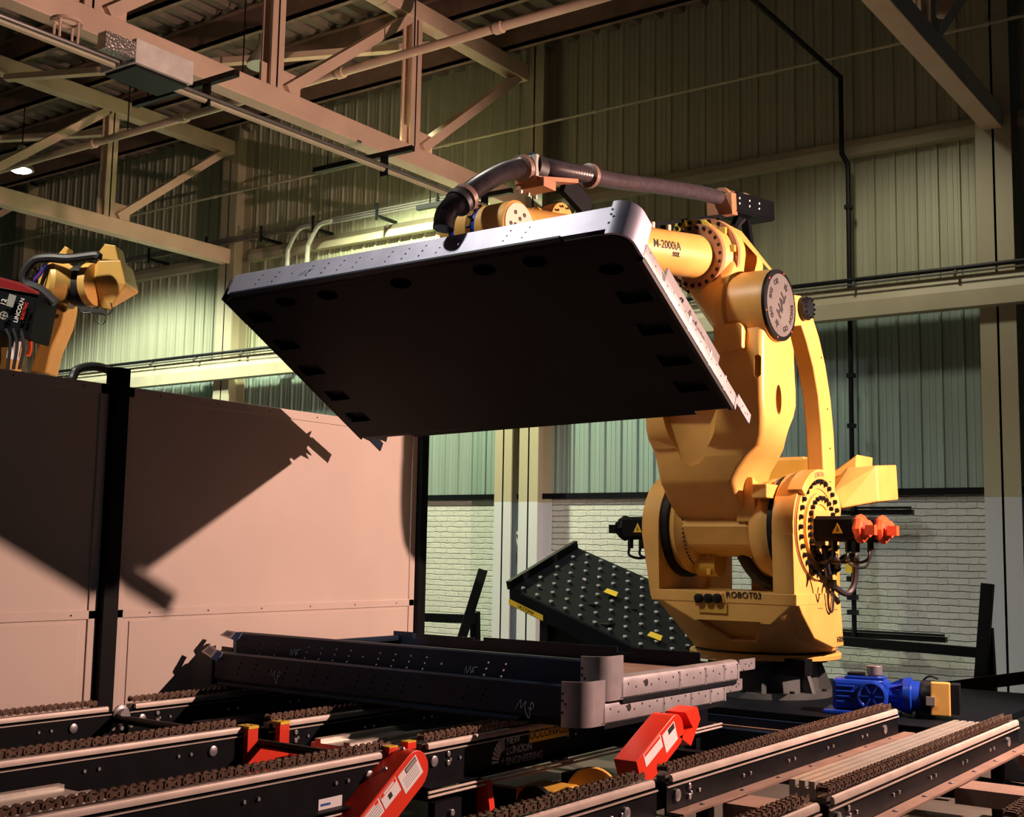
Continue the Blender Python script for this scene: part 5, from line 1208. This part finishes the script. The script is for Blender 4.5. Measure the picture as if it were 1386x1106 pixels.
# wide brown plate edge left of pedestal
b = B(); b.box((-5.5, 9.26, .36), (-3.4, 9.40, .375)); obj('edge_strip', b, 'flatsteel', t, smooth=0)
GX = Matrix.Translation((-3.44, 9.80, .50)) @ Matrix.Rotation(math.radians(12), 4, 'Z') @ Matrix.Scale(.80, 4)
t = thing('gear_motor', 'bright blue gearbox with blue flange and black motor on the platform right of the robot', 'motor', (-3.44, 9.80, .50), math.radians(12))
def GB(): return B(GX)
b = GB(); b.box((-.42, -.22, 0), (.30, .22, .04)); obj('foot', b, 'blue', t, smooth=0, bevel=.008)
b = GB(); b.box((-.34, -.15, .04), (.20, .15, .34)); hg = obj('gearbox', b, 'blue', t, smooth=0, bevel=.03)
for z in (.11, .16, .21, .26):
    b = GB(); b.box((-.30, -.17, z), (-.12, -.15, z+.022)); obj('fin', b, 'blue', hg, smooth=0, bevel=.006)
b = GB(); b.lathe((.05, -.15, .19), (0, -1, 0), [(0, .15), (.05, .145), (.06, .125), (.055, .11), (.04, .10), (.04, .03)], 32); bf = obj('bearing_cover', b, 'blue', hg)
for k in range(6):
    a = k*PI/3; b = GB(); b.bar((.05+.03*math.cos(a), -.20, .19+.03*math.sin(a)), (.05+.11*math.cos(a), -.20, .19+.11*math.sin(a)), .015, .02, up=(0, 1, 0)); obj('rib', b, 'blue', bf, smooth=0)
b = GB(); b.box((-.22, -.10, .34), (.16, .10, .37)); obj('top_cover', b, 'blue', hg, smooth=0, bevel=.008)
b = GB(); b.lathe((.06, 0, .37), (0, 0, 1), [(0, .06), (.02, .06), (.02, .075), (.10, .075), (.105, .07)], 20); obj('breather_cap', b, 'steel', hg)
b = GB(); b.box((-.2, -.06, .37), (-.04, .08, .40)); obj('small_cap', b, 'black_metal', hg, smooth=0, bevel=.006)
b = GB(); b.lathe((.20, 0, .20), (1, 0, 0), [(0, .10), (.10, .11), (.14, .17), (.19, .18), (.21, .18), (.22, .15), (.30, .14)], 32); obj('motor_flange', b, 'blue', t)
for k in range(8):
    a = k*PI/4; b = GB(); b.bar((.22, .10*math.cos(a), .20+.10*math.sin(a)), (.335, .15*math.cos(a), .20+.15*math.sin(a)), .018, .03, up=(0, math.cos(a), math.sin(a))); obj('rib', b, 'blue', hg, smooth=0)
b = GB(); b.lathe((.50, 0, .20), (1, 0, 0), [(0, .15), (.02, .16), (.12, .16), (.14, .12)], 24); b.tube([(.52, .0, .36), (.58, 0, .40), (.66, 0, .38)], .012, 6); obj('motor_body', b, 'black_metal', t)
b = GB(); b.box((.60, -.17, .04), (.78, -.10, .36)); tb = obj('terminal_box', b, 'yellow', t, smooth=0, bevel=.01)
b = GB(); b.box((.56, -.20, .14), (.64, -.17, .22)); obj('terminal_plate', b, 'steel', tb, smooth=0)
b = GB(); b.box((.78, -.15, .06), (.86, .10, .34)); obj('end_box', b, 'black_metal', t, smooth=0)
b = GB(); b.box((.45, -.10, 0), (.62, .10, .08)); obj('motor_foot', b, 'black_metal', t, smooth=0)
b = B(); b.hull([Vector(p) for p in ((-2.5, 9.9, .38), (-2.2, 9.9, .30), (-2.2, 9.8, .10), (-2.5, 9.8, .10), (-2.5, 10.4, .44), (-2.25, 10.3, .40), (-2.2, 10.3, .1), (-2.5, 10.4, .1))])
tag(obj('cable_hood', b, 'black', smooth=0, bevel=.01), 'small dark angular hood at the right end of the robot platform', 'hood')
b = B(); b.box((-2.10, 9.35, 0.0), (-.3, 10.9, .36)); 
t = thing('base_cabinet', 'low black cabinet behind the ends of the right rails', 'cabinet', (-1.4, 10, 0)); obj('body', b, 'tableblack', t, smooth=0, bevel=.01)
b = B(); b.box((-2.10, 9.29, .30), (-.3, 9.35, .40)); obj('front_strip', b, 'navy', t, smooth=0)
